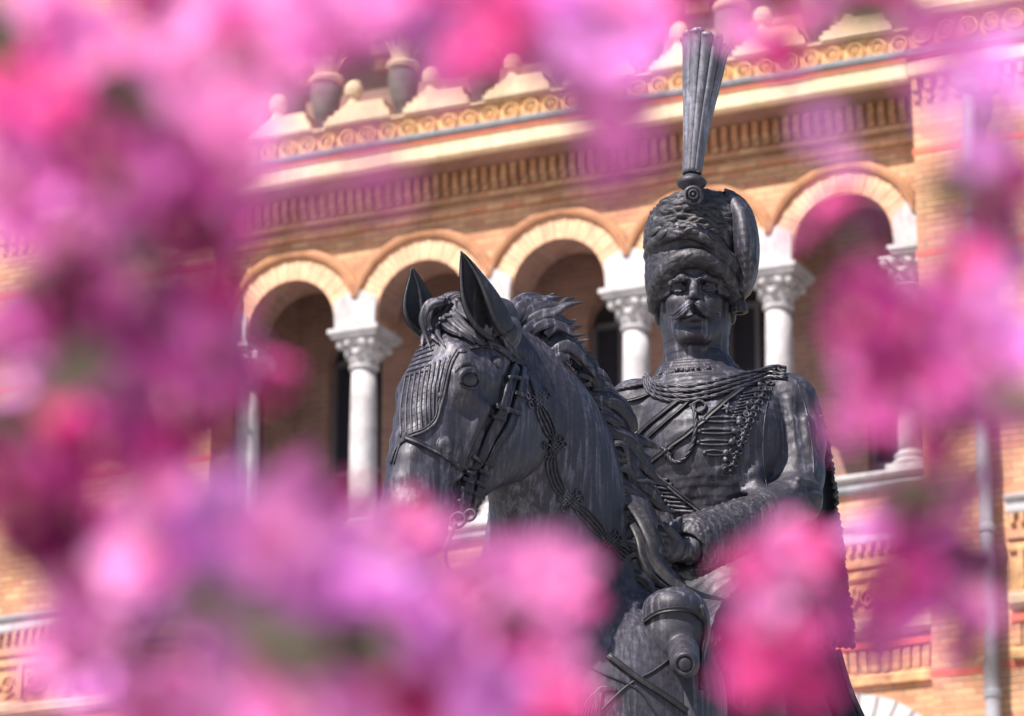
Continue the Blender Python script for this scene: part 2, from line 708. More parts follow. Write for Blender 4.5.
# soffit of the arcade wall above each column is the white impost block
for k in range(6):
    mb = MB()
    w_ = 0.30
    x0, x1 = BL[k] - w_, BL[k] + w_
    if k == 0:
        x0, x1 = EL + 0.003, BL[0] + w_
    if k == 5:
        x0, x1 = BL[5] - w_, ER - 0.003
    # block follows the curve of the two rings it carries
    n = 6
    zt = 17.27
    prof = []
    for s_ in (-1, 1):
        for j in range(n + 1):
            zz = 16.9 + (zt - 16.9) * (j / n if s_ < 0 else 1 - j / n)
            r_ = R_IN + 0.004
            dx = PIT / 2 - sqrt(max(0.0, r_ * r_ - max(0.0, zz - Z_SPR) ** 2))
            hw = min(dx, PIT / 2)
            hw = min(hw, 0.30 + 0.0 * j)
            xx = BL[k] + s_ * hw
            xx = max(EL + 0.003, min(ER - 0.003, xx))
            prof.append((xx, zz))
    prof.insert(len(prof) // 2, (BL[k] if 0 < k < 5 else (BL[k] + (0.12 if k == 0 else -0.1)), 17.44))
    m = len(prof)
    y0, y1 = -0.075, WT + 0.03
    mb.add([(p[0], y0, p[1]) for p in prof] + [(p[0], y1, p[1]) for p in prof],
           [(j, (j + 1) % m, m + (j + 1) % m, m + j) for j in range(m)] + [tuple(reversed(range(m))), tuple(range(m, 2 * m))])
    # moulded abacus shelf under the block
    mb.box(x0 - 0.05 if k else x0, x1 + 0.05 if k < 5 else x1, -0.14, WT + 0.08, 16.84, 16.9)
    mb.box(x0 - 0.02 if k else x0, x1 + 0.02 if k < 5 else x1, -0.11, WT + 0.05, 16.79, 16.84)
    mb.build('impost_block', M_white, BLD)

# voussoir rings and hood mouldings
for k in range(5):
    c = (BL[k] + BL[k + 1]) / 2
    ring = MB()
    nv = 29
    for j in range(nv):
        a0, a1 = pi * (j + 0.04) / nv, pi * (j + 0.96) / nv
        proud = 0.045 + 0.006 * (j % 2)
        v = []
        for y in (-proud, 0.02):
            for r, a in ((R_IN - 0.012, a0), (R_IN - 0.012, a1), (R_RG - 0.06, a1), (R_RG - 0.06, a0)):
                v.append((c + r * cos(a), y, Z_SPR + r * sin(a)))
        ring.add(v, [(0, 1, 2, 3), (7, 6, 5, 4), (0, 4, 5, 1), (1, 5, 6, 2), (2, 6, 7, 3), (3, 7, 4, 0)])
    ring.build('arch_ring', M_vous, BLD)
    sof = MB()
    n = 28
    for r0, r1, y0, y1 in ((R_IN - 0.022, R_IN + 0.01, -0.03, WT + 0.01),):
        v = []
        for j in range(n + 1):
            a = pi * j / n
            for r, y in ((r0, y0), (r0, y1), (r1, y1), (r1, y0)):
                v.append((c + r * cos(a), y, Z_SPR + r * sin(a)))
        f = []
        for j in range(n):
            for q in range(4):
                q2 = (q + 1) % 4
                f.append((j * 4 + q, j * 4 + q2, (j + 1) * 4 + q2, (j + 1) * 4 + q))
        sof.add(v, f)
    sof.build('arch_soffit', M_brSh, BLD)
    hood = MB()
    amax = math.acos(min(1, (PIT / 2) / (R_HD - 0.02)))
    pr = [(R_RG - 0.055, -0.05), (R_RG - 0.03, -0.10), (R_RG + 0.02, -0.115), (R_RG + 0.04, -0.07), (R_RG + 0.075, -0.06), (R_HD, -0.0), (R_RG - 0.055, 0.0)]
    v = []
    m = len(pr)
    a_lo = math.acos(min(0.999, (PIT / 2 - 0.004) / R_RG))
    for j in range(33):
        a = a_lo + (pi - 2 * a_lo) * j / 32
        for r, y in pr:
            x_ = c + r * cos(a)
            x_ = max(BL[k] + 0.002, min(BL[k + 1] - 0.002, x_))
            v.append((x_, y, Z_SPR + r * sin(a)))
    f = []
    for j in range(32):
        for q in range(m):
            f.append((j * m + q, j * m + (q + 1) % m, (j + 1) * m + (q + 1) % m, (j + 1) * m + q))
    f += [tuple(reversed(range(m))), tuple(32 * m + q for q in range(m))]
    hood.add(v, f)
    hood.build('hood_moulding', M_hood, BLD)


def column(x, parent, hl=False):
    """white column on the parapet: shaft with entasis, leafy capital and moulded base as sub-parts"""
    cy = WT / 2 - 0.04
    s = MB()
    s.lathe(x, cy, [(0.172, 14.42), (0.176, 14.8), (0.174, 15.4), (0.166, 16.0), (0.156, 16.42)], 36)
    sh = s.build('column', M_white, parent, smooth=True)
    b = MB()
    b.box(x - 0.26, x + 0.26, cy - 0.26, cy + 0.26, 14.153, 14.235)
    b.lathe(x, cy, [(0.235, 14.235), (0.255, 14.26), (0.25, 14.29), (0.215, 14.31), (0.205, 14.335), (0.225, 14.355), (0.22, 14.385), (0.185, 14.40), (0.18, 14.425)], 36)
    b.build('column_base', M_white, sh, smooth=False)
    c = MB()
    c.lathe(x, cy, [(0.158, 16.40), (0.19, 16.42), (0.192, 16.45), (0.162, 16.47), (0.165, 16.5), (0.175, 16.55), (0.20, 16.65), (0.25, 16.72), (0.26, 16.745)], 32)
    # two tiers of leaves
    for tier, (nl, z0, z1, r0, r1, ww) in enumerate(((8, 16.47, 16.62, 0.17, 0.235, 0.062), (8, 16.52, 16.73, 0.185, 0.29, 0.06))):
        for k in range(nl):
            a = 2 * pi * (k + 0.5 * tier) / nl
            d = np.array([cos(a), sin(a), 0])
            pts = [np.array([x, cy, z0]) + d * r0, np.array([x, cy, (z0 + z1) / 2]) + d * (r0 + 0.012), np.array([x, cy, z1 - 0.02]) + d * (r1 - 0.03), np.array([x, cy, z1]) + d * r1, np.array([x, cy, z1 - 0.045]) + d * (r1 + 0.018)]
            pts = cr(pts, 4)
            K = len(pts)
            c.tube(pts, [ww * (0.75 + 0.5 * sin(pi * j / (K - 1))) * (1 if j < K - 3 else 0.75) for j in range(K)], 8, 0.35, ref=d)
    # corner scrolls
    for sx in (-1, 1):
        for sy in (-1, 1):
            c.ball((x + sx * 0.225, cy + sy * 0.225, 16.70), 0.055, 10, 8)
            c.tube(cr([(x + sx * 0.13, cy + sy * 0.13, 16.55), (x + sx * 0.17, cy + sy * 0.17, 16.64), (x + sx * 0.235, cy + sy * 0.235, 16.74)], 5), 0.03, 8)
    for dx, dy in ((1, 0), (-1, 0), (0, 1), (0, -1)):
        c.ball((x + dx * 0.235, cy + dy * 0.235, 16.73), 0.042, 8, 6)
    c.box(x - 0.27, x + 0.27, cy - 0.27, cy + 0.27, 16.742, 16.79)
    c.build('capital', M_white, sh, smooth=False)
    return sh


for k in range(1, 5):
    column(BL[k], BLD)
column(BL[0] + 0.18, BLD)
column(BL[5] - 0.22, BLD)

# entablature: corbel table, cream band, red line, grey moulding, rosette frieze, coping
mb = MB()
mb.prism([(0.003, 18.20), (-0.05, 18.20), (-0.06, 18.25), (-0.06, 18.30), (0.003, 18.30)], EL, ER)
mb.prism([(0.003, 18.34), (-0.10, 18.36), (-0.10, 18.42), (0.003, 18.42)], EL, ER)
mb.build('string_course', M_br, BLD)
mb = MB()
x = EL + 0.06
while x < ER - 0.1:
    mb.box(x, x + 0.08, -0.09, 0.003, 18.56, 18.76)
    mb.box(x, x + 0.08, -0.05, 0.003, 18.46, 18.56)
    x += 0.135
mb.build('corbel_table', M_br, BLD)
mb = MB()
mb.prism([(-0.50, 18.76), (-0.60, 18.76), (-0.62, 18.79), (-0.62, 18.96), (-0.64, 18.985), (-0.50, 18.985)], EL, ER)
mb.build('cream_band', M_cream, BLD)
mb = MB()
mb.prism([(0.003, 18.77), (-0.498, 18.77), (-0.498, 18.983), (0.003, 18.983)], EL, ER)
mb.build('cornice_soffit', M_brSh, BLD)  # underside shade painted in with the darker brick
mb = MB()
mb.prism([(0.003, 18.985), (-0.65, 18.985), (-0.65, 19.025), (0.003, 19.025)], EL, ER)
mb.build('red_band', M_red, BLD)
mb = MB()
mb.prism([(0.003, 19.025), (-0.66, 19.025), (-0.69, 19.06), (-0.70, 19.10), (-0.66, 19.125), (-0.38, 19.14), (0.003, 19.14)], EL, ER)
mb.build('grey_moulding', M_grey, BLD)


def rosette_frieze(x0, x1, yf, z0, z1, name='rosette_frieze'):
    mb = MB()
    mb.box(x0, x1, yf, yf + 0.3, z0, z1)
    n = max(1, round((x1 - x0) / 0.285))
    p = (x1 - x0) / n
    zc = (z0 + z1) / 2
    for k in range(n):
        cx = x0 + (k + 0.5) * p
        R = 0.108
        # raised ring
        v = []
        f = []
        nn = 18
        for j in range(nn):
            a = 2 * pi * j / nn
            for r, y in ((R - 0.03, yf), (R - 0.022, yf - 0.05), (R, yf - 0.055), (R + 0.014, yf)):
                v.append((cx + r * cos(a), y, zc + r * sin(a)))
        for j in range(nn):
            j2 = (j + 1) % nn
            for q in range(3):
                f.append((j * 4 + q, j2 * 4 + q, j2 * 4 + q + 1, j * 4 + q + 1))
        mb.add(v, f)
        for j in range(6):
            a = 2 * pi * j / 6 + 0.3
            mb.ball((cx + 0.042 * cos(a), yf - 0.012, zc + 0.042 * sin(a)), 0.026, 8, 6)
        mb.ball((cx, yf - 0.03, zc), 0.022, 8, 6)
        # small triangles between
        for sg in (-1, 1):
            xx = x0 + k * p
            if k:
                h = (z1 - z0) / 2 - 0.02
                v = [(xx - 0.055, yf, zc + sg * h), (xx + 0.055, yf, zc + sg * h), (xx, yf, zc + sg * (h - 0.1)), (xx, yf - 0.045, zc + sg * (h - 0.035))]
                mb.add(v, [(0, 1, 3), (1, 2, 3), (2, 0, 3), (0, 2, 1)])
    return mb.build(name, M_terra, BLD)


rosette_frieze(EL + 0.02, ER - 0.003, -0.42, 19.14, 19.46)

# cresting: stepped coping pieces with a round knob, dark urns standing in the gaps
HB = PIT / 2
CU = 1.12
for k in range(8):
    x0 = -3.63 + k * CU
    W_ = CU
    cp = MB()
    for j, (a, b, z0, z1) in enumerate(((0.10, 0.92, 19.49, 19.56), (0.13, 0.89, 19.56, 19.63), (0.20, 0.83, 19.63, 19.70), (0.26, 0.80, 19.70, 19.76), (0.30, 0.78, 19.76, 19.80))):
        cp.box(x0 + a * W_, x0 + b * W_, -0.52 + 0.035 * j, -0.08, z0, z1)
    cp.box(x0 if k else EL + 0.02, x0 + W_ * 0.998 if k < 7 else ER - 0.01, -0.49, -0.05, 19.462, 19.487)
    xx = x0 + W_ * 0.36
    cp.lathe(xx, -0.26, [(0.105, 19.80), (0.095, 19.84), (0.07, 19.87), (0.075, 19.90), (0.115, 19.95), (0.13, 20.02), (0.115, 20.10), (0.07, 20.15), (0.02, 20.17)], 18)
    cp.build('coping', M_cream, BLD)
for k in range(1, 8):
    x0 = -3.63 + k * CU
    u = MB()
    u.lathe(x0, -0.27, [(0.06, 19.49), (0.075, 19.56), (0.10, 19.63), (0.15, 19.74), (0.185, 19.9), (0.20, 20.04), (0.19, 20.14), (0.15, 20.19)], 20)
    ur = u.build('urn', M_urn, BLD, smooth=False)
    u = MB()
    u.lathe(x0, -0.27, [(0.15, 20.19), (0.215, 20.21), (0.225, 20.25), (0.20, 20.29), (0.14, 20.31)], 20)
    for j in range(10):
        a = 2 * pi * j / 10
        d = np.array([cos(a), sin(a), 0])
        b = np.array([x0, -0.27, 0])
        pts = cr([b + d * 0.12 + [0, 0, 20.29], b + d * 0.15 + [0, 0, 20.42], b + d * 0.21 + [0, 0, 20.56], b + d * 0.27 + [0, 0, 20.60]], 4)
        K = len(pts)
        u.tube(pts, [0.05 * (1 - 0.75 * (i / (K - 1)) ** 2) for i in range(K)], 6, 0.4, ref=d)
    u.lathe(x0, -0.27, [(0.09, 20.30), (0.10, 20.45), (0.05, 20.60)], 12)
    u.build('urn_crown', M_cream, ur, smooth=False)

# loggia behind the arcade: floor, ceiling, back wall with doors, parapet
mb = MB()
mb.box(EL - 0.3, ER + 0.3, 0.30, 2.05, 13.95, 14.10)
mb.build('loggia_floor', M_plast, BLD)
mb = MB()
mb.box(EL - 0.3, ER + 0.3, WT, 2.05, 18.35, 18.5)
mb.build('loggia_ceiling', M_brSh, BLD)
BY = 1.75
back = MB()
doors = []
for k in range(5):
    c = (BL[k] + BL[k + 1]) / 2
    doors.append((c - 0.40, c + 0.40))
xs = [EL - 0.3] + [q for d in doors for q in d] + [ER + 0.3]
ZD = 17.15
for j in range(0, len(xs), 2):
    back.box(xs[j], xs[j + 1], BY, BY + 0.3, 14.1, 18.35)
for a, b in doors:
    n = 16
    c = (a + b) / 2
    r = (b - a) / 2
    v = []
    for j in range(n + 1):
        an = pi - pi * j / n
        v.append((c + r * cos(an), BY, ZD + r * sin(an)))
    for j in range(n + 1):
        v.append((a + (b - a) * j / n, BY, 18.35))
    back.add(v, [(j, j + 1, n + 2 + j, n + 1 + j) for j in range(n)])
    v = []
    for j in range(n + 1):
        an = pi - pi * j / n
        v.append((c + r * cos(an), BY, ZD + r * sin(an)))
        v.append((c + r * cos(an), BY + 0.3, ZD + r * sin(an)))
    back.add(v, [(2 * j, 2 * j + 1, 2 * j + 3, 2 * j + 2) for j in range(n)])
back.box(EL - 0.3, EL - 0.0, WT - 0.1, BY, 14.1, 18.35)
back.box(ER, ER + 0.3, WT - 0.1, BY, 14.1, 18.35)
back.build('loggia_back_wall', M_brSh, BLD)
for a, b in doors:
    fr = MB()
    c = (a + b) / 2
    fr.box(a, b, BY + 0.21, BY + 0.24, 14.1, ZD + (b - a) / 2)
    dw = fr.build('glazed_door', M_glass, BLD)
    fr = MB()
    for xx in (a + 0.003, c - 0.03, b - 0.063):
        fr.box(xx, xx + 0.06, BY + 0.14, BY + 0.209, 14.1, ZD)
    for zz in (14.1, 14.8, 15.6, ZD - 0.03):
        fr.box(a + 0.064, b - 0.064, BY + 0.15, BY + 0.207, zz, zz + 0.07)
    fr.build('door_frame', M_frame, dw)
# parapet and sill
mb = MB()
mb.box(EL - 0.05, ER + 0.0, 0.0, 0.30, 10.6, 13.95)
mb.box(EL - 0.05, ER + 0.0, 0.0, 0.295, 13.95, 14.03)
mb.build('lower_wall', M_br, BLD)
mb = MB()
mb.prism([(0.45, 14.031), (-0.03, 14.031), (-0.06, 14.05), (-0.12, 14.075), (-0.14, 14.10), (-0.14, 14.14), (-0.11, 14.152), (0.45, 14.152)], EL, ER - 0.003)
mb.build('window_sill', M_white, BLD)
mb = MB()
mb.prism([(0.003, 13.93), (-0.05, 13.93), (-0.09, 13.97), (-0.09, 14.02), (0.003, 14.028)], EL, ER - 0.003)
mb.build('sill_moulding', M_grey, BLD)


def lower_bands(x0, x1, yf):
    def pr(name, m, prof):
        mb = MB()
        mb.prism([(yf + a, z) for a, z in prof], x0, x1)
        mb.build(name, m, BLD)
    pr('white_string_course', M_white, [(0.003, 13.33), (-0.06, 13.33), (-0.07, 13.36), (-0.07, 13.47), (-0.12, 13.50), (-0.13, 13.54), (0.003, 13.58)])
    pr('brick_fillet', M_br, [(0.003, 13.02), (-0.09, 13.02), (-0.09, 13.07), (-0.05, 13.10), (0.003, 13.10)])
    # small corbels under the string course
    mb = MB()
    x = x0 + 0.03
    while x < x1 - 0.1:
        mb.box(x, x + 0.06, yf - 0.055, yf + 0.003, 13.22, 13.328)
        x += 0.125
    mb.build('corbel_table', M_br, BLD)
    pr('cream_band', M_terra, [(0.003, 12.89), (-0.055, 12.89), (-0.06, 12.96), (-0.04, 13.0), (0.003, 13.0)])
    # carved panels
    mb = MB()
    mb.box(x0, x1, yf - 0.01, yf + 0.1, 12.42, 12.885)
    x = x0 + 0.15
    rnd = random.Random(5)
    while x < x1 - 0.6:
        # upright divider
        mb.box(x - 0.035, x + 0.035, yf - 0.06, yf - 0.012, 12.43, 12.88)
        # scrolls
        for sg in (-1, 1):
            cx = x + 0.33 + sg * 0.13
            pts = []
            for j in range(22):
                a = sg * (0.4 + j * 0.42)
                r = 0.115 * (1 - j / 26)
                pts.append((cx + r * cos(a), yf - 0.03, 12.66 + r * sin(a)))
            mb.tube(pts, [0.024 * (1 - j / 40) for j in range(22)], 6)
            for j in range(4):
                a = rnd.uniform(0, 6.28)
                mb.ball((cx + 0.14 * cos(a), yf - 0.02, 12.66 + 0.15 * sin(a)), 0.028, 7, 5)
        mb.ball((x + 0.33, yf - 0.03, 12.66), 0.045, 8, 6)
        x += 0.66
    mb.build('carved_frieze', M_terra, BLD)
    pr('cream_band', M_cream, [(0.003, 12.22), (-0.09, 12.24), (-0.12, 12.28), (-0.12, 12.36), (-0.08, 12.415), (0.003, 12.415)])
    pr('red_band', M_red, [(0.003, 12.08), (-0.045, 12.08), (-0.045, 12.165), (0.003, 12.165)])
    mb = MB()
    x = x0 + 0.03
    while x < x1 - 0.1:
        mb.box(x, x + 0.085, yf - 0.035, yf + 0.003, 11.80, 12.05)
        x += 0.125
    mb.build('corbel_table', M_br, BLD)
    pr('brick_fillet', M_terra, [(0.003, 11.64), (-0.07, 11.64), (-0.08, 11.74), (-0.05, 11.77), (0.003, 11.77)])


lower_bands(EL, ER - 0.003, 0.0)
# round-headed window surround with white carving under the bands
for k in (0, 1, 2):
    mb = MB()
    c = -2.4 + k * 3.35
    for j in range(17):
        a0, a1 = pi * (j + 0.06) / 17, pi * (j + 0.94) / 17
        v = []
        for y in (-0.07, 0.003):
            for r, a in ((0.92, a0), (0.92, a1), (1.3, a1), (1.3, a0)):
                v.append((c + r * cos(a), y, 10.25 + r * sin(a)))
        mb.add(v, [(0, 1, 2, 3), (7, 6, 5, 4), (0, 4, 5, 1), (1, 5, 6, 2), (2, 6, 7, 3), (3, 7, 4, 0)])
    mb.build('white_arch_stones', M_white, BLD)
for k in (0, 1, 2):
    mb = MB()
    c = -2.4 + k * 3.35
    v = [(c + 0.9 * cos(pi * j / 20), -0.012, 10.25 + 0.9 * sin(pi * j / 20)) for j in range(21)]
    mb.add(v + [(c, -0.012, 9.5), ], [tuple([21] + list(range(21)))])
    mb.build('fanlight', M_glass, BLD)

# projecting pavilions left and right, lower storeys, wall above
for x0, x1 in ((-12.0, EL), (ER, 12.0)):
    mb = MB()
    mb.box(x0, x1, -PV, 0.9, 10.6, 23.5)
    mb.build('pavilion_wall', M_br, BLD)
    e = 0.003
    xa, xb = (x0, x1 + 0.02) if x0 < 0 else (x0 - 0.02, x1)
    for name, m, prof in (('cream_band', M_cream, [(0, 18.78), (-0.10, 18.78), (-0.12, 18.81), (-0.12, 18.96), (0, 18.985)]),
                          ('red_band', M_red, [(0, 18.985), (-0.14, 18.985), (-0.14, 19.03), (0, 19.03)]),
                          ('grey_moulding', M_grey, [(0, 19.03), (-0.17, 19.03), (-0.20, 19.10), (-0.12, 19.14), (0, 19.14)]),
                          ('coping', M_cream, [(0, 19.49), (-0.16, 19.49), (-0.2, 19.56), (-0.2, 19.66), (-0.12, 19.74), (0, 19.76)]),
                          ('red_band', M_red, [(0, 17.83), (-0.008, 17.83), (-0.008, 17.91), (0, 17.91)]),
                          ('red_band', M_red, [(0, 16.55), (-0.008, 16.55), (-0.008, 16.63), (0, 16.63)]),
                          ('red_band', M_red, [(0, 15.27), (-0.008, 15.27), (-0.008, 15.35), (0, 15.35)]),
                          ('red_band', M_red, [(0, 11.55), (-0.008, 11.55), (-0.008, 11.63), (0, 11.63)])):
        mb = MB()
        mb.prism([(a - PV + (e if a == 0 else 0), z) for a, z in prof], xa, xb)
        mb.build(name, m, BLD)
    rosette_frieze(x0 + 0.05, x1 - 0.05, -PV - 0.05, 19.14, 19.48)
    mb = MB()
    # stepped corbels under the cornice of the pavilion
    x = x0 + 0.03 if x0 > 0 else x0 + 0.05
    while x < x1 - 0.1:
        mb.box(x, x + 0.07, -PV - 0.08, -PV + e, 18.62, 18.778)
        mb.box(x, x + 0.07, -PV - 0.04, -PV + e, 18.50, 18.62)
        x += 0.16
    mb.build('corbel_table', M_br, BLD)
    if x0 < 0:
        lower_bands(x0, x1 - 0.3, -PV)
    else:
        lower_bands(x0 + 0.95, x1, -PV)

# drainpipe with brackets
mb = MB()
mb.lathe(6.21, -PV - 0.17, [(0.088, 9.0), (0.088, 18.4)], 20)
mb.lathe(6.21, -PV - 0.17, [(0.09, 18.4), (0.16, 18.5), (0.17, 18.7)], 20)
for z in (11.2, 13.1, 15.0, 16.9):
    mb.lathe(6.21, -PV - 0.17, [(0.1, z), (0.105, z + 0.03), (0.105, z + 0.07), (0.1, z + 0.1)], 20)
    mb.box(6.18, 6.24, -PV - 0.10, -PV + 0.01, z + 0.02, z + 0.08)
mb.build('drainpipe', M_pipe, BLD, smooth=False)

# tall window of the left pavilion, seen past the branch
for cx in (-7.9,):
    mb = MB()
    mb.box(cx - 0.5, cx + 0.5, -PV - 0.012, -PV + 0.003, 14.3, 17.3)
    wd = mb.build('window', M_glass, BLD)
    mb = MB()
    for a, b in ((cx - 0.72, cx - 0.503), (cx + 0.503, cx + 0.72)):
        mb.box(a, b, -PV - 0.10, -PV + 0.003, 14.2, 17.35)
    mb.box(cx - 0.78, cx + 0.78, -PV - 0.14, -PV + 0.003, 17.352, 17.6)
    mb.box(cx - 0.8, cx + 0.8, -PV - 0.18, -PV + 0.003, 14.06, 14.198)
    mb.build('window_surround', M_cream, wd)

# wall above and behind the cresting, upper brackets, eaves
mb = MB()
mb.box(EL, ER, 0.9, 1.3, 19.0, 23.5)
mb.build('upper_wall', M_brSh, BLD)
mb = MB()
x = EL + 0.5
while x < ER - 0.6:
    for j, (h, d) in enumerate(((0.18, 0.12), (0.16, 0.24), (0.14, 0.36), (0.12, 0.46))):
        mb.box(x, x + 0.34 + 0.06 * j, 0.9 - d, 0.903, 20.75 + 0.17 * j, 20.75 + 0.17 * (j + 1) - 0.015)
    x += 1.1
mb.build('upper_bracket', M_terra, BLD)
mb = MB()
mb.prism([(0.903, 21.45), (0.3, 21.45), (0.25, 21.55), (0.22, 21.7), (0.35, 21.8), (0.903, 21.85)], EL, ER)
mb.build('upper_cornice', M_cream, BLD)
rosette_frieze(EL, ER, 0.80, 21.9, 22.25)
mb = MB()
mb.prism([(0.5, 23.4), (-1.2, 23.4), (-1.3, 23.6), (-1.2, 23.8), (9, 26.0), (9, 23.4)], -12.3, 12.3)
mb.build('roof', M_grey, BLD)
# the mass of the building down to the ground
mb = MB()
mb.box(-12, 12, 0.302, 9.0, 0.0, 10.6)
mb.box(-12, 12, 2.06, 9.0, 10.6, 23.4)
mb.build('rear_wall', M_br, BLD)
mb = MB()
mb.box(-12, 12, -PV + 0.01, 0.30, 0.0, 10.59)
mb.build('ground_storey_wall', M_br, BLD)
# ================================================================== STATUE
M_bz = bronze('patinated_bronze')
M_bzn = bronze('rain_streaked_bronze', (0.019, 0.0175, 0.027), (0.22, 0.205, 0.28), (0.46, 0.62), 0.65, hair=True)
M_bzp = bronze('pale_weathered_bronze', (0.06, 0.058, 0.075), (0.36, 0.35, 0.44), (0.40, 0.60), 0.9)
M_bzd = bronze('dark_bronze', (0.013, 0.012, 0.016), (0.16, 0.16, 0.19), (0.56, 0.70), 0.6)
M_bzf = bronze('rough_bronze', (0.020, 0.018, 0.024), (0.18, 0.17, 0.22), (0.50, 0.66), 0.7, 140, 0.8)

S_ = 1.25
BASE = np.array([0.55, 10.75, 0.0])
STAT = empty('equestrian_statue', BASE)
tag(STAT, 'dark bronze statue of a moustached hussar in a plumed fur cap on a bridled horse', 'statue')


def sbuild(name, V, Q, m, parent=None, smooth=True):
    V = np.asarray(V, float)
    o = link(name, V - BASE, Q, m, parent or STAT, smooth)
    return o


def mbuild(name, mb, m, parent=None, smooth=True):
    V = np.array(mb.v)
    o = link(name, V - BASE, mb.f, m, parent or STAT, smooth)
    return o


def bvh_w(*objs):
    v = []
    f = []
    for o in objs:
        k = len(v)
        co = np.empty(len(o.data.vertices) * 3)
        o.data.vertices.foreach_get('co', co)
        co = co.reshape(-1, 3) + BASE
        v += co.tolist()
        f += [tuple(i + k for i in p.vertices) for p in o.data.polygons]
    return BVHTree.FromPolygons(v, f)


PXM = 11.0 / 3840                # one photograph pixel at the statue, in metres
FINE = 0.0045

# ---- horse head frame
SH = S_ * 1.10
PSI = radians(45)
PHI = radians(66)
hf = np.array([-sin(PSI), -cos(PSI), 0])
hl = np.array([cos(PSI), -sin(PSI), 0])
hz = np.array([0, 0, 1.0])
ha = cos(PHI) * hf - sin(PHI) * hz
hd = sin(PHI) * hf + cos(PHI) * hz
HO = P(459, 309, 9.75)
HM = np.stack([ha, hd, hl])


def H(a, d, l=0.0):
    if a > .19:
        a = .19 + (a - .19) * .76
    return HO + SH * (a * ha + d * hd + l * hl)


def HA(ra, rd, rl, rot=0.0):
    """ellipsoid axes in the head frame; rot turns them in the profile plane"""
    c, s_ = cos(rot), sin(rot)
    return np.array([SH * ra * (c * ha + s_ * hd), SH * rd * (-s_ * ha + c * hd), SH * rl * hl])


cl = Clay(P(372, 735, 9.9) * [1, 0, 1] + [-0.05, 9.15, 0], [0.62, 10.75, P(460, 285, 9.7)[2] + 0.12], FINE)
# face loft
prof = [(-0.03, -0.080, .055, .058), (0.03, -0.068, .072, .072), (0.10, -0.060, .084, .084), (0.18, -0.057, .088, .090), (0.26, -0.057, .083, .082),
        (0.34, -0.058, .074, .070), (0.42, -0.060, .066, .060), (0.50, -0.062, .062, .056), (0.56, -0.066, .059, .058), (0.61, -0.075, .044, .048)]
cl.loft([(H(a, d), SH * rd * hd, SH * rl * hl) for a, d, rd, rl in prof], 0.006, sub=4)
# flat bridge of the face
cl.loft([(H(.12, .012), SH * .02 * hd, SH * .062 * hl), (H(.30, .008), SH * .016 * hd, SH * .042 * hl), (H(.48, -.010), SH * .014 * hd, SH * .028 * hl)], 0.03, sub=3)
for sg in (-1, 1):
    # round jaw plates and jaw bars
    cl.ell(H(.165, -.165, sg * .040), HA(.135, .118, .040, 0.25), 0.03)
    cl.cap(H(.24, -.20, sg * .035), H(.46, -.125, sg * .022), SH * .040, SH * .028, 0.03)
    # cheek muscle
    cl.ell(H(.20, -.12, sg * .058), HA(.11, .075, .030, 0.3), 0.03)
    # facial crest
    cl.cap(H(.225, -.070, sg * .092), H(.38, -.092, sg * .062), SH * .014, SH * .009, 0.014)
    cl.ell(H(.27, -.030, sg * .092), HA(.05, .020, .014, -.2), 0.03, '-')
    cl.cap(H(.15, -.070, sg * .084), H(.06, -.09, sg * .072), SH * .012, SH * .010, 0.03)
    # soft swelling that carries the eye, bony arch over it
    cl.ell(H(.182, -.030, sg * .076), HA(.050, .034, .026, 0.3), 0.03)
    cl.cap(H(.145, -.004, sg * .070), H(.185, .000, sg * .072), SH * .016, SH * .014, 0.025)
    cl.ell(H(.105, -.026, sg * .090), HA(.022, .014, .007), 0.02, '-')
    cl.ell(H(.192, -.036, sg * .106), HA(.030, .022, .012, 0.2), 0.012, '-')
    # nostril
    cl.ell(H(.555, -.052, sg * .040), HA(.036, .032, .022, -0.5), 0.02)
    cl.ell(H(.566, -.056, sg * .058), HA(.024, .011, .018, -0.9), 0.008, '-')
    e = [H(.563 + .030 * cos(t), -.053 + .017 * sin(t), sg * (.056 - .008 * abs(cos(t)))) for t in np.linspace(-0.4, pi + 0.3, 9)]
    cl.chain(e, [SH * .0065] * 9, 0.008)
    # cheek hollows and veins
    cl.ell(H(.33, -.118, sg * .082), HA(.06, .020, .014, -0.1), 0.035, '-')
    cl.chain([H(.27, -.10, sg * .075), H(.33, -.112, sg * .061), H(.40, -.10, sg * .055), H(.45, -.075, sg * .052)], [SH * .005] * 4, 0.010)
    cl.chain([H(.33, -.112, sg * .06), H(.39, -.125, sg * .048), H(.46, -.11, sg * .046)], [SH * .004] * 3, 0.010)
# muzzle, lips, chin
cl.ell(H(.565, -.070), HA(.052, .050, .048), 0.03)
cl.ell(H(.600, -.085), HA(.026, .034, .040, -0.3), 0.02)
cl.ell(H(.545, -.128), HA(.048, .026, .032, 0.1), 0.02)
cl.ell(H(.575, -.125), HA(.022, .022, .026), 0.015)
cl.cap(H(.585, -.108, -.05), H(.585, -.108, .05), SH * .004, SH * .004, 0.008, '-')
for sg in (-1, 1):
    cl.cap(H(.59, -.110, sg * .035), H(.49, -.100, sg * .052), SH * .0055, SH * .004, 0.008, '-')
    cl.ell(H(.48, -.10, sg * .046), HA(.02, .02, .012), 0.014)

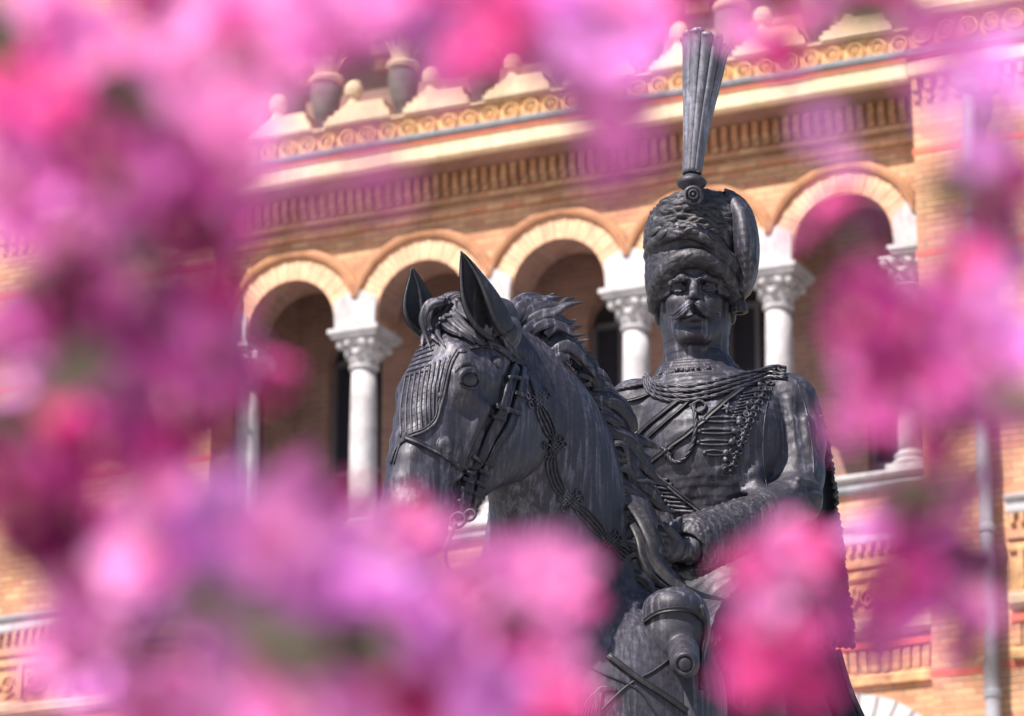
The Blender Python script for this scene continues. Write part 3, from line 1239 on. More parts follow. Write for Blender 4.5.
# ---- neck: sections from the crest to the throat
necks = [((500, 322), (488, 420), 9.86, .080), ((528, 335), (498, 455), 9.92, .095), ((560, 362), (504, 500), 9.98, .115), ((590, 405), (508, 545), 10.05, .135),
         ((608, 450), (500, 600), 10.10, .155), ((624, 510), (486, 650), 10.14, .175), ((640, 590), (470, 710), 10.18, .20), ((655, 680), (455, 790), 10.22, .23)]
secs = []
for cpt, tpt, Y, mn in necks:
    # the crest lies behind and the throat in front of the mid line of the neck
    a = P(*cpt, Y + 0.06)
    b = P(*tpt, Y - 0.02)
    c = (a + b) / 2
    A = (a - b) / 2
    u = A / np.linalg.norm(A)
    v = np.array([0.25, -0.95, 0.1])
    v -= u * v.dot(u)
    v /= np.linalg.norm(v)
    secs.append((c, A, v * mn))
cl.loft(secs, 0.004, sub=6)
# gullet hollow between jaw and neck, jugular groove
cl.chain([P(540, 520, 9.86), P(545, 560, 9.92), P(538, 640, 9.94)], [.018, .02, .02], 0.05, '-')
# breast, shoulder
cl.ell(P(590, 705, 10.16), [[.36, 0, 0], [0, .24, 0], [0, 0, .30]], 0.10)
cl.ell(P(640, 720, 10.14), [[.20, -.06, 0], [.05, .17, 0], [0, 0, .30]], 0.08)
cl.ell(P(500, 715, 10.06), [[.20, 0, 0], [0, .17, 0], [0, 0, .24]], 0.08)
V1, Q1 = cl.mesh()

# ---- trunk, legs and hindquarters (coarser, carries the rest of the horse down to the plinth)
PZ = 2.05                                    # top of the pedestal
bf = np.array([-0.50, -0.866, 0])            # where the horse's body heads
bl = np.array([0.866, -0.50, 0])
CH = P(600, 720, 10.42)
CH[2] = 3.70


def B(f_, l_, z_):
    return CH + S_ * (f_ * bf + l_ * bl) + np.array([0, 0, z_ * S_])


cb = Clay(B(-1.9, 0, 0) * 0 + [-0.9, 9.4, PZ - 0.02], [2.4, 13.4, 4.9], 0.03)
cb.loft([(B(.10, 0, .10), bl * .29, hz * .40), (B(-.35, 0, .02), bl * .36, hz * .42), (B(-.85, 0, 0), bl * .38, hz * .42), (B(-1.25, 0, .06), bl * .36, hz * .40), (B(-1.5, 0, .05), bl * .26, hz * .30)], 0.15)
cb.ell(P(590, 705, 10.16), [[.356, 0, 0], [0, .236, 0], [0, 0, .30]], 0.10)
cb.ell(P(640, 720, 10.14), [[.198, -.059, 0], [.049, .168, 0], [0, 0, .30]], 0.08)
cb.ell(P(500, 715, 10.06), [[.197, 0, 0], [0, .167, 0], [0, 0, .24]], 0.08)
cb.ell(P(575, 790, 10.20), [[.34, 0, 0], [0, .235, 0], [0, 0, .26]], 0.10)
for sg in (-1, 1):
    kn = .35 if sg < 0 else .12
    up_ = .18 if sg < 0 else 0
    cb.chain([B(.10, sg * .17, -.05), B(.05 + kn * .5, sg * .18, -.45), B(kn * .9, sg * .17, -.72 + up_), B(kn * .75, sg * .17, -1.08 + up_), B(kn * .8, sg * .17, -1.22 + up_), B(kn * .85 + .06, sg * .17, -1.33 + up_)], [.20, .12, .085, .055, .065, .09], 0.06)
    st = -.2 * sg
    cb.chain([B(-1.35, sg * .18, .0), B(-1.22 + st, sg * .20, -.42), B(-1.62 + st, sg * .18, -.78), B(-1.55 + st, sg * .18, -1.12), B(-1.50 + st, sg * .18, -1.24), B(-1.44 + st, sg * .18, -1.40)], [.27, .16, .085, .06, .07, .09], 0.08)
cb.chain([B(-1.62, 0, .12), B(-1.82, 0, -.05), B(-1.9, 0, -.5), B(-1.88, 0, -.9)], [.07, .10, .11, .04], 0.04)
V2, Q2 = cb.mesh()
V, Q = join_meshes([(V1, Q1), (V2, Q2)])
HORSE = sbuild('horse', V, Q, M_bzn)
HB_ = bvh_w(HORSE)

# ---- ears
def ear(base_c, tip, half, side, opening):
    """cupped ear: base centre, tip, half width vector, opening direction"""
    base_c, tip, half, opening = [np.asarray(q, float) for q in (base_c, tip, half, opening)]
    L = np.linalg.norm(tip - base_c)
    ax = (tip - base_c) / L
    hw = np.linalg.norm(half)
    hu = half / hw
    opening = opening - ax * opening.dot(ax)
    opening /= np.linalg.norm(opening)
    mb = MB()
    n, m = 18, 15
    for off, flip in ((0.0, False), (-0.014, True)):
        v = []
        for i in range(n + 1):
            t = i / n
            wd = .92 * hw * (sin(pi * min(1, (t * 0.86 + 0.14)) ** 0.8) ** 0.75 if t < 1 else 0.02) * (1.0 - 0.12 * t)
            curl = radians(285 - 130 * t ** 1.3) / 2
            R = wd / max(0.35, sin(min(curl, pi / 2)))
            cen = base_c + ax * L * t + opening * (0.10 * L * sin(pi * t) * 0.5)
            for j in range(m + 1):
                s_ = -1 + 2 * j / m
                an = s_ * curl
                r = max(0.0015, R + (off if t < 0.99 else 0))
                v.append(cen + hu * r * sin(an) * 0.92 + opening * (-r * cos(an) + R * 0.35))
        f = []
        for i in range(n):
            for j in range(m):
                q = (i * (m + 1) + j, i * (m + 1) + j + 1, (i + 1) * (m + 1) + j + 1, (i + 1) * (m + 1) + j)
                f.append(tuple(reversed(q)) if flip else q)
        mb.add(v, f)
    # rolled rim joins the two skins
    K = (n + 1) * (m + 1)
    for j in (0, m):
        rim = [(np.array(mb.v[i * (m + 1) + j]) + np.array(mb.v[K + i * (m + 1) + j])) / 2 for i in range(n + 1)]
        mb.tube(rim, [0.0085 * (1 - 0.85 * (i / n) ** 2) for i in range(n + 1)], 8)
    return mb


e1 = ear(P(504, 332, 9.69), P(461, 251, 9.60), np.array([.048, .012, .03]), 1, [-0.62, -0.74, -0.12])
e2 = ear(P(436, 332, 9.80), P(412, 267, 9.74), np.array([.040, .022, .015]), -1, [-0.85, -0.5, -0.05])
mbuild('ear', e1, M_bzd, HORSE)  # both ears in dark bronze: shade of the hollow put into the colour
mbuild('ear', e2, M_bzd, HORSE)
mb = MB()
for c, r in ((P(507, 336, 9.74), .043),):
    mb.ball(c, 1, 18, 12, ax=np.array([[r * .95, 0, 0], [0, r, 0], [.2 * r, 0, r * 1.25]]))
mbuild('ear_base', mb, M_bzn, HORSE)
# ------------------------------------------------------------------ tack and hair of the horse
def strap(mb, W, N, w_, th=0.006, n=8):
    """flat band lying on the surface"""
    W = np.asarray(W)
    K = len(W)
    T = np.gradient(W, axis=0)
    T /= np.linalg.norm(T, axis=1)[:, None] + 1e-9
    ww = np.full(K, w_) if np.isscalar(w_) else np.interp(np.linspace(0, 1, K), np.linspace(0, 1, len(w_)), w_)
    v = []
    f = []
    sec = [(-1, -.9), (-1, .75), (-.88, 1.0), (-.70, 1.0), (-.62, .78), (.62, .78), (.70, 1.0), (.88, 1.0), (1, .75), (1, -.9)]
    m = len(sec)
    for i in range(K):
        s_ = np.cross(T[i], N[i])
        s_ /= np.linalg.norm(s_) + 1e-9
        for a, b in sec:
            v.append(W[i] + s_ * a * ww[i] / 2 + N[i] * b * th)
    for i in range(K - 1):
        for k in range(m):
            f.append((i * m + k, (i + 1) * m + k, (i + 1) * m + (k + 1) % m, i * m + (k + 1) % m))
    f += [tuple(range(m)), tuple((K - 1) * m + k for k in reversed(range(m)))]
    mb.add(v, f)


def loops(mb, c, N, r, tube, n=14, a0=0.0, a1=2 * pi, sx=1.0):
    N = np.asarray(N) / np.linalg.norm(N)
    u = np.cross(N, [0, 0, 1.0])
    u /= np.linalg.norm(u)
    v = np.cross(N, u)
    pts = [np.asarray(c) + u * r * sx * cos(a0 + (a1 - a0) * k / n) + v * r * sin(a0 + (a1 - a0) * k / n) for k in range(n + 1)]
    mb.tube(pts, tube, 7, ref=N, cap=False)


def px(n):
    return n * PXM


# forehead net of cords
net = MB()
NB = 10
for i in range(NB):
    t_ = i / (NB - 1)
    top = np.array([406, 376]) * (1 - t_) + np.array([450, 356]) * t_
    bot = np.array([401, 437]) * (1 - t_) + np.array([439, 412]) * t_ + np.array([4, 6]) * sin(pi * t_)
    mid = (top + bot) / 2 + np.array([-2.5, 0])
    W, N = drape(HB_, [top, mid, bot], px(.5), 8)
    if W is not None:
        net.tube(W, px(1.15), 6)
for j in range(9):
    t_ = (j + .5) / 9
    a = np.array([405, 378]) * (1 - t_) + np.array([400, 436]) * t_
    b = np.array([449, 358]) * (1 - t_) + np.array([439, 412]) * t_
    W, N = drape(HB_, [a, (a + b) / 2 + [0, 3], b], px(.1), 8)
    if W is not None:
        net.tube(W, px(.4), 5)
for j in range(7):
    y = 345 + j * 5
    W, N = drape(HB_, [(419 - j * 2.4, y + 2), (428 - j * 1.6, y - 2), (436 - j * 1.2, y - 5)], px(.5), 6)
    if W is not None:
        net.tube(W, px(1.1), 6)
for off in (0, 3.2):
    W, N = drape(HB_, [(391 + off, 464), (397 + off, 448 - off), (409, 438 - off), (424, 432 - off), (436 - off * .5, 422 - off), (441 - off, 406), (445 - off, 392), (449 - off, 376), (453 - off, 362), (460 - off, 350)], px(.8), 6)
    net.tube(W, px(1.5 if off == 0 else 0.9), 7)
mbuild('forehead_net', net, M_bz, HORSE)
# eye: smooth ball under thick lids, set on the surface
M_eye = bronze('polished_bronze', (0.018, 0.016, 0.022), (0.12, 0.12, 0.15), amount=.3, bump=.08)
W, N = drape(HB_, [(467, 379.5), (471, 379.5)], 0, 2)
n_ = hl * .9 + N[1] * .3
n_ /= np.linalg.norm(n_)
e_c = W[1]
e_u = ha - n_ * ha.dot(n_)
e_u /= np.linalg.norm(e_u)
e_v = np.cross(n_, e_u)
if e_v.dot(hd) < 0:
    e_v = -e_v
# long axis of the eye runs slightly down towards the muzzle
c_, s_ = cos(.9), sin(.9)
e_u, e_v = e_u * c_ + e_v * s_, -e_u * s_ + e_v * c_
eb = MB()
eb.ball(e_c - n_ * px(1.5), 1, 22, 16, ax=np.array([e_u * px(10), e_v * px(7.6), n_ * px(7)]))
eye = mbuild('eye', eb, M_eye, HORSE)
eb = MB()
for a0, a1, ru, rv, r, hgt in ((-.35, pi + .3, 12.0, 8.6, 3.0, 2.6), (pi + .1, 2 * pi - .15, 12.6, 8.4, 1.4, .8), (.5, pi - .5, 16.5, 14.5, 2.6, .2)):
    C = np.array([e_c + e_u * px(ru) * cos(a) + e_v * px(rv) * sin(a) + n_ * px(hgt + 2.2 * sin(a) ** 2 - 1.8) for a in np.linspace(a0, a1, 24)])
    K = len(C)
    eb.tube(C, [px(r) * (.3 + .7 * sin(pi * i / (K - 1)) ** .6) for i in range(K)], 8, ref=n_)
mbuild('eyelid', eb, M_bz, eye)

for x, y, r in ((445, 446, 8.5), (441, 396, 4), (462, 351, 4), (498, 362, 6)):
    W, N = drape(HB_, [(x - 1, y), (x + 1, y)], 0, 2)
    if W is None:
        continue
    studs = MB()
    c, nn = W[1], N[1]
    u = np.cross(nn, [0, 0, 1.0]); u /= np.linalg.norm(u)
    v = np.cross(nn, u)
    studs.ball(c, 1, 16, 10, ax=np.array([u * px(r), v * px(r), nn * px(r) * .6]))
    loops(studs, c + nn * px(.6), nn, px(r * .95), px(r * .16))
    mbuild('bridle_boss', studs, M_bz, HORSE)

br = MB()
for pts, w_, th in (
        ([(513, 366), (505, 394), (498, 417), (482, 452), (471, 472), (464, 494), (457, 516)], [9, 11, 11, 9, 8, 9, 8], .014),
        ([(523, 370), (519, 391), (509, 424), (496, 448), (483, 474), (474, 500), (470, 512)], [9, 10, 10, 8, 7, 7, 7], .013),
        ([(406, 437), (424, 446), (445, 457), (468, 475)], [4] * 4, .008),
        ([(470, 349), (482, 346), (494, 347), (510, 357), (522, 366)], [2.5, 4, 6, 8, 8], .006),
        ([(500, 335), (512, 352), (524, 362)], [10, 13, 11], .012),
        ([(524, 366), (531, 385), (536, 398)], [3.5] * 3, .005)):
    W, N = drape(HB_, pts, px(.8), 8)
    strap(br, W, N, [px(q) for q in w_], th)
# keepers and buckles over the two cheek straps
for (x, y), (dx, dy), w_ in (((510, 379), (13, 4), 3), ((499, 409), (13, 5), 4), ((495, 418), (13, 5), 3.2), ((516, 396), (11, 4), 3), ((511, 413), (11, 4), 3.5),
                             ((476, 460), (10, 6), 2.5), ((469, 474), (11, 5), 3), ((466, 483), (11, 4), 3), ((464, 492), (11, 3), 3), ((460, 503), (11, 3), 3),
                             ((487, 464), (9, 5), 2.5), ((482, 475), (9, 4), 3), ((478, 486), (9, 4), 3), ((475, 495), (9, 3), 3)):
    W, N = drape(HB_, [(x - dx / 2, y - dy / 2), (x, y), (x + dx / 2, y + dy / 2)], px(4.0), 5)
    strap(br, W, N, px(w_ * 1.15), .008)
mbuild('bridle', br, M_bz, HORSE)
bit = MB()
for c, r in ((P(458, 520, 9.50), 7), (P(470, 515, 9.52), 5)):
    loops(bit, c, [-.3, -1, .1], px(r), px(1.6), 18)
bit.tube(cr([P(456, 524, 9.49), P(448, 545, 9.46), P(446, 560, 9.46), P(452, 575, 9.47), P(456, 590, 9.48)], 5), px(1.5), 7)
for k in range(9):
    bit.ball(P(408 + .8 * k, 560 + k * 4.5, 9.45), px(2.6), 8, 6)
mbuild('bit', bit, M_bz, HORSE)

# braided neck cord with knots
nc = MB()
path = cr([(536, 398), (541, 412), (549, 430), (554, 447), (552, 466), (558, 486), (571, 501), (588, 518), (608, 540), (626, 556)], 6)
tn = np.gradient(path, axis=0)
tn /= np.linalg.norm(tn, axis=1)[:, None]
nm = np.stack([-tn[:, 1], tn[:, 0]], 1)
kn = [(537, 398), (554, 447), (571, 501), (609, 541)]
amp = np.array([min(np.linalg.norm(p - np.array(q)) for q in kn) for p in path])
amp = np.clip(amp / 16, 0.35, 1.0)
for lane in (-1.5, -.5, .5, 1.5):
    pp = path + nm * (lane * 3.6 * amp)[:, None]
    W, N = drape(HB_, pp, px(1.0), 2)
    # rope look: two strands around each other
    K = len(W)
    for ph in (0, pi):
        wr = []
        for i in range(K):
            u = np.cross(N[i], [0.3, 0.1, 1.0])
            u /= np.linalg.norm(u)
            wr.append(W[i] + u * px(.45) * cos(i * 1.1 + ph) + N[i] * px(.45) * sin(i * 1.1 + ph))
        nc.tube(wr, px(.85), 6)
for kx, ky in kn:
    for da in (-1, 0, 1):
        for sgn in (-1, 1):
            a = np.array([kx, ky], float)
            d1 = np.array([.72 * sgn, .70])
            d2 = np.array([-.70 * sgn, .72])
            W, N = drape(HB_, [a + d2 * da * 3 - d1 * 7, a + d2 * da * 3, a + d2 * da * 3 + d1 * 7], px(2.2), 4)
            if W is not None:
                nc.tube(W, px(1.0), 6)
    for ex, ey in ((-10, -2), (10, -3), (-7, 7), (7, -8)):
        W, N = drape(HB_, [(kx + ex - .5, ky + ey), (kx + ex + .5, ky + ey)], px(1.2), 2)
        if W is not None:
            loops(nc, W[1], N[1], px(3.2), px(1.0), 12)
mbuild('neck_cord', nc, M_bz, HORSE)

# breast straps and the tassel on the shoulder
bs = MB()
W, N = drape(HB_, [(608, 656), (640, 680), (668, 698), (700, 722)], px(1), 8)
strap(bs, W, N, px(6), .008)
for pts in ([(560, 655), (590, 668), (613, 678), (630, 685), (644, 696), (660, 722)], [(669, 660), (652, 672), (636, 680), (620, 692), (600, 712), (590, 722)], [(560, 655), (520, 650), (480, 662), (440, 690)]):
    W, N = drape(HB_, pts, px(.4), 6)
    bs.tube(W, px(1.2), 6)
mbuild('breast_strap', bs, M_bzd, HORSE)
ts = MB()
for k in range(8):
    o_ = k * 3.4
    W, N = drape(HB_, [(617, 691), (604, 687 + k * .6), (596 + o_ * .2, 692 + k * 1.4), (586 + o_ * .6, 704 + k * 2), (580 + o_, 722)], px(.6), 6)
    ts.tube(W, px(1.3), 6)
mbuild('tassel', ts, M_bz, HORSE)


# ---- hair: tapered, ridged locks
def lock(mb, pts, r, n=18, flat=.6, ridges=5, rid=.24, tip=.06, tw=.05, base=.7, sub=8):
    C = cr(pts, sub)
    K = len(C)
    rr = []
    for i in range(K):
        t = i / (K - 1)
        rr.append(r * (base + (1 - base) * min(1, t * 4)) * (1 - t ** 2.2 * (1 - tip)))
    mb.tube(C, rr, n, flat, ridges, rid, twist=tw)


mane = MB()
R_ = random.Random(3)


def L(pts, r, Y0, Y1, **kw):
    K = len(pts)
    lock(mane, [P(x, y, Y0 + (Y1 - Y0) * i / (K - 1)) for i, (x, y) in enumerate(pts)], px(r), **kw)


# flying tufts behind the poll
for pts, r in (([(512, 322), (522, 308), (536, 302), (550, 299), (562, 297)], 7), ([(514, 324), (530, 312), (545, 306), (560, 306), (566, 300), (577, 297)], 6),
               ([(520, 326), (540, 316), (556, 312), (568, 305), (584, 302)], 6), ([(525, 330), (540, 322), (556, 318), (570, 322), (577, 319)], 6),
               ([(530, 332), (545, 324), (560, 324), (572, 328), (583, 326)], 5), ([(540, 340), (556, 332), (568, 336), (576, 342), (590, 339)], 6),
               ([(548, 345), (560, 340), (572, 345), (582, 352), (597, 358)], 6), ([(552, 352), (566, 346), (578, 354), (586, 364), (594, 368)], 6),
               ([(505, 318), (516, 304), (530, 297), (545, 298), (554, 293)], 6), ([(556, 360), (570, 352), (582, 360), (592, 372), (596, 384)], 7),
               ([(545, 335), (556, 326), (566, 330), (574, 335), (586, 334)], 5)):
    L(pts, r, 9.96 + R_.uniform(-.03, .03), 10.05 + R_.uniform(-.06, .1), tip=.08, ridges=3, rid=.2)
for k in range(14):
    t = k / 13
    x = 508 + 55 * t
    y = 312 + 42 * t ** 1.3
    a = R_.uniform(-.5, .4)
    ln = R_.uniform(16, 30)
    L([(x, y + 8), (x + ln * .3, y - 4 + R_.uniform(-4, 3)), (x + ln * .7, y - 2 + ln * a * .4), (x + ln, y + ln * a * .6 - R_.uniform(0, 6))], R_.uniform(4, 6.5), 9.98, 10.08, ridges=3, rid=.2)
# rolling curls down the crest
for pts, r in (([(570, 352), (586, 362), (594, 376), (586, 388), (594, 398)], 9), ([(580, 368), (598, 378), (606, 390), (598, 402), (604, 412)], 9),
               ([(592, 388), (606, 392), (616, 404), (612, 416), (604, 424)], 9),
               ([(594, 398), (615, 404), (627, 420), (630, 437), (648, 443), (664, 450)], 10),
               ([(600, 410), (618, 424), (624, 440), (636, 452), (652, 458)], 9),
               ([(606, 430), (627, 440), (640, 460), (654, 478), (668, 486)], 9.5),
               ([(610, 446), (626, 460), (634, 478), (650, 492), (660, 506), (676, 512)], 10),
               ([(614, 462), (624, 484), (640, 498), (648, 516), (664, 526)], 10),
               ([(618, 480), (632, 500), (636, 520), (652, 532), (660, 546)], 10),
               ([(622, 500), (640, 512), (646, 534), (652, 556), (668, 578), (688, 594), (704, 604)], 12),
               ([(622, 516), (636, 530), (640, 552), (650, 574), (672, 588), (690, 600)], 11),
               ([(628, 540), (638, 560), (640, 584), (650, 602), (652, 622)], 11),
               ([(630, 560), (636, 584), (644, 606), (646, 628), (652, 646)], 9),
               ([(628, 575), (630, 600), (640, 622), (642, 640), (650, 656)], 7),
               ([(624, 570), (624, 596), (632, 614), (636, 636), (644, 652)], 6)):
    L(pts, r, 10.10, 10.22, tip=.05, ridges=6, rid=.24, tw=.09)
for k in range(54):
    t = k / 53
    x = np.interp(t, [0, .3, .6, 1], [572, 600, 618, 632])
    y = np.interp(t, [0, .3, .6, 1], [356, 410, 470, 590])
    ln = R_.uniform(22, 46)
    sw = R_.uniform(-7, 7)
    L([(x - 4, y), (x + ln * .35, y + ln * .22 + sw), (x + ln * .55, y + ln * .65 - sw), (x + ln * .95, y + ln * .9), (x + ln * 1.15, y + ln * 1.15 + R_.uniform(-8, 6))], R_.uniform(2.6, 6), 10.10 + R_.uniform(-.03, .02), 10.24 + R_.uniform(-.08, .08), ridges=5, rid=.26)
mbuild('mane', mane, M_bz, HORSE)

# forelock between the ears
fl = MB()


def FL(pts, r, **kw):
    W, N = drape(HB_, pts, px(1.5 + r * .25), 3)
    if W is None:
        return
    K = len(W)
    W = W + N * (np.sin(np.linspace(0, pi, K)) * px(3))[:, None]
    lock(fl, W, px(r), sub=3, **kw)


for pts, r in (([(448, 301), (436, 312), (430, 326), (434, 338), (440, 345)], 6), ([(450, 302), (440, 318), (438, 332), (428, 340), (424, 350)], 5.5),
               ([(454, 300), (452, 316), (458, 330), (468, 340), (474, 346)], 7), ([(458, 302), (464, 316), (474, 326), (486, 338), (490, 352)], 7),
               ([(462, 304), (474, 314), (486, 322), (494, 330), (500, 342)], 6), ([(456, 304), (458, 322), (466, 334), (478, 344), (482, 348)], 6),
               ([(452, 304), (446, 320), (450, 332), (458, 338), (462, 340)], 5), ([(446, 304), (434, 308), (427, 320), (428, 334), (432, 350)], 5),
               ([(460, 300), (472, 306), (480, 316), (488, 330), (486, 344)], 5), ([(450, 300), (444, 310), (446, 324), (440, 336), (446, 348)], 4.5)):
    FL(pts, r, ridges=4, rid=.2, tip=.05, flat=.6)
for k, (pts, r) in enumerate((([(440, 312), (446, 300), (458, 296), (470, 300), (476, 310)], 7), ([(446, 304), (456, 297), (468, 300), (478, 312), (482, 324)], 6))):
    lock(fl, [P(x, y, 9.74) for x, y in pts], px(r * .8), ridges=5, rid=.15, tip=.3)
mbuild('forelock', fl, M_bz, HORSE)

# holster with its round cap, cloak roll in front of the saddle
ch = Clay(P(620, 740, 9.9) * [1, 0, 1] + [0, 9.6, 0], [P(730, 600, 10.16)[0], 10.75, P(650, 570, 10.26)[2]], .005)
ch.ell(P(675, 634, 10.03), [[px(32), 0, -.02], [0, .095, 0], [.02, 0, px(42)]], .02)
ch.ell(P(672, 612, 10.05), [[px(29), 0, .0], [0, .12, 0], [.0, 0, px(20)]], .03)
ch.cap(P(682, 655, 10.02), P(694, 735, 9.98), px(20), px(9), .02)
ch.cap(P(683, 650, 9.96), P(685, 664, 9.86), px(15), px(13.5), .008)
ch.chain([P(652, 618, 9.94), P(662, 632, 9.925), P(668, 644, 9.925)], [px(2.2)] * 3, .005, '-')
ch.chain([P(664, 640, 9.925), P(676, 632, 9.92), P(690, 634, 9.935)], [px(1.8)] * 3, .005, '-')
ch.chain([P(648, 606, 9.98), P(674, 600, 9.95), P(700, 607, 9.97)], [px(1.6)] * 3, .006)
V, Q = ch.mesh()
hol = sbuild('holster', V, Q, M_bz, HORSE)
HLB = bvh_w(hol)
mb = MB()
for pts, w_ in (([(646, 622), (660, 612), (676, 609), (692, 612), (704, 622)], 4), ([(700, 606), (704, 630), (700, 655), (700, 690)], 3)):
    W, N = drape(HLB, pts, px(.8), 6)
    if W is not None:
        strap(mb, W, N, px(w_), .008)
mbuild('holster_strap', mb, M_bzd, hol)
mb = MB()
nn = np.array([-.08, -.92, -.38]); nn /= np.linalg.norm(nn)
c = P(685, 664, 9.82)
loops(mb, c, nn, px(9), px(2.2), 20)
u = np.cross(nn, [0, 0, 1.0]); u /= np.linalg.norm(u)
mb.ball(c, 1, 18, 12, ax=np.array([u * px(7), np.cross(nn, u) * px(7), nn * px(3)]))
mbuild('holster_cap', mb, M_bz, hol)
mb = MB()
lock(mb, [P(606, 476, 10.30), P(626, 496, 10.16), P(640, 516, 10.04), P(650, 540, 10.0), P(656, 562, 10.0), P(674, 582, 10.0), P(698, 594, 10.02), P(724, 600, 10.14)], px(7.2), flat=.4, ridges=3, rid=.22, base=.4, tip=.25)
lock(mb, [P(612, 496, 10.30), P(632, 520, 10.12), P(640, 538, 10.06), P(644, 560, 10.04), P(656, 580, 10.05), P(690, 600, 10.14)], px(6), flat=.4, ridges=3, rid=.22, base=.4, tip=.2)
mbuild('rein', mb, M_bzd, HORSE)
# fur saddle cloth and saddle
cs = Clay([0.3, 10.0, 3.2], [1.75, 12.3, 4.75], .02)
cs.loft([(B(-.28, 0, .03), bl * .40, hz * .44), (B(-.60, 0, .02), bl * .43, hz * .45), (B(-.98, 0, .02), bl * .42, hz * .45)], .05)
cs.cap(B(-.25, 0, .52), B(-.30, 0, .36), .09, .14, .08)
cs.cap(B(-.92, 0, .55), B(-.88, 0, .36), .10, .18, .08)
V, Q = cs.mesh()
sbuild('saddle_cloth', V, Q, M_bzd, HORSE)  # dark bronze carries the shadow under the forearm in its colour
# plinth the horse stands on
mb = MB()
cx, cy = B(-.7, 0, 0)[0], B(-.7, 0, 0)[1]
def obox(a, b, z0, z1):
    v = []
    for z in (z0, z1):
        for s1, s2 in ((-1, -1), (1, -1), (1, 1), (-1, 1)):
            q = np.array([cx, cy, z]) + bf * a * s1 + bl * b * s2
            v.append(q)
    mb.add(v, [(0, 1, 2, 3), (7, 6, 5, 4), (0, 4, 5, 1), (1, 5, 6, 2), (2, 6, 7, 3), (3, 7, 4, 0)])
obox(1.75, .72, 1.93, 2.05)
mbuild('bronze_plinth', mb, M_bz, STAT, smooth=False)
mb = MB()
obox(2.1, 1.05, 1.72, 1.928); obox(2.0, .95, 1.60, 1.72); obox(1.85, .82, .5, 1.60); obox(2.0, .95, .38, .5); obox(2.2, 1.15, 0.0, .38)
mbuild('stone_pedestal', mb, M_white2 if 'M_white2' in globals() else mat('pedestal_limestone', (.5, .48, .45), .8), STAT, smooth=False)
# ------------------------------------------------------------------ rider
SR = 1.41
ry = radians(4)
rf = np.array([-sin(ry), -cos(ry), 0])
rl = np.array([cos(ry), -sin(ry), 0])
RO = P(695, 299, 11.0)


def R(f_, l_, z_):
    return RO + SR * (f_ * rf + l_ * rl + z_ * hz)


def RA(f_, l_, z_, rot=0.0):
    c, s_ = cos(rot), sin(rot)
    return np.array([SR * f_ * (c * rf + s_ * hz), SR * l_ * rl, SR * z_ * (-s_ * rf + c * hz)])


q0 = P(640, 395, 11.0)
q1 = P(775, 170, 11.0)
rc = Clay([q0[0], 10.70, q0[2] - .02], [q1[0], 11.35, q1[2] + .05], .0032)
rc.ell(R(-.01, 0, .035), RA(.095, .076, .10), .02)
rc.ell(R(.020, 0, -.045), RA(.066, .062, .072), .03)
rc.ell(R(.056, 0, -.085), RA(.030, .034, .030), .025)
rc.ell(R(.052, 0, .030), RA(.042, .060, .030), .025)
rc.ell(R(.070, 0, -.106), RA(.018, .022, .014), .018)
for s in (-1, 1):
    rc.cap(R(.005, s * .056, -.050), R(.060, s * .020, -.104), SR * .019, SR * .016, .025)
    rc.ell(R(.055, s * .040, -.026), RA(.019, .019, .012), .03)
    # socket first, then the heavy brow over it
    rc.ell(R(.094, s * .030, -.001), RA(.020, .019, .0115), .014, '-')
    rc.ell(R(.0715, s * .031, -.003), RA(.0125, .0135, .0105), .003)
    rc.chain([R(.091, s * .008, .013), R(.094, s * .026, .0160), R(.083, s * .049, .008)], [SR * .0060, SR * .0068, SR * .0058], .014)
    for q in range(7):
        rc.cap(R(.1005 - .0012 * q, s * (.008 + .006 * q), .0105 + .0004 * q), R(.1005 - .0022 * q, s * (.015 + .006 * q), .0150 - .0005 * q), SR * .0016, SR * .0009, .003)
    rc.chain([R(.0810, s * .018, -.001), R(.0850, s * .027, .0035), R(.0835, s * .038, .0030), R(.0745, s * .047, -.003)], [SR * .0026] * 4, .004)
    rc.chain([R(.0800, s * .018, -.006), R(.0825, s * .028, -.0105), R(.0800, s * .039, -.010), R(.0735, s * .046, -.005)], [SR * .0020] * 4, .006)
    # nostril wings and folds
    rc.ell(R(.099, s * .0120, -.033), RA(.011, .0075, .0070), .006)
    rc.ell(R(.103, s * .0065, -.039), RA(.006, .0035, .0035), .003, '-')
    rc.cap(R(.092, s * .021, -.034), R(.080, s * .034, -.055), SR * .002, SR * .002, .012, '-')
    # ear
    rc.ell(R(-.012, s * .080, -.020), RA(.020, .009, .034, -.2), .006)
    rc.ell(R(-.002, s * .090, -.018), RA(.009, .007, .018, -.2), .004, '-')
    rc.ell(R(.022, s * .070, -.020), RA(.014, .006, .034), .010)
# nose
rc.chain([R(.086, 0, .010), R(.100, 0, -.010), R(.114, 0, -.028)], [SR * .0085, SR * .0080, SR * .0105], .010)
rc.ell(R(.110, 0, -.033), RA(.010, .010, .006), .006)
# lips
rc.chain([R(.082, -.019, -.074), R(.093, 0, -.0725), R(.082, .019, -.074)], [SR * .005, SR * .0090, SR * .005], .005)
rc.chain([R(.090, -.020, -.066), R(.099, 0, -.063), R(.090, .020, -.066)], [SR * .003, SR * .004, SR * .003], .004, '-')
rc.cap(R(.090, -.014, -.088), R(.090, .014, -.088), SR * .005, SR * .005, .010, '-')
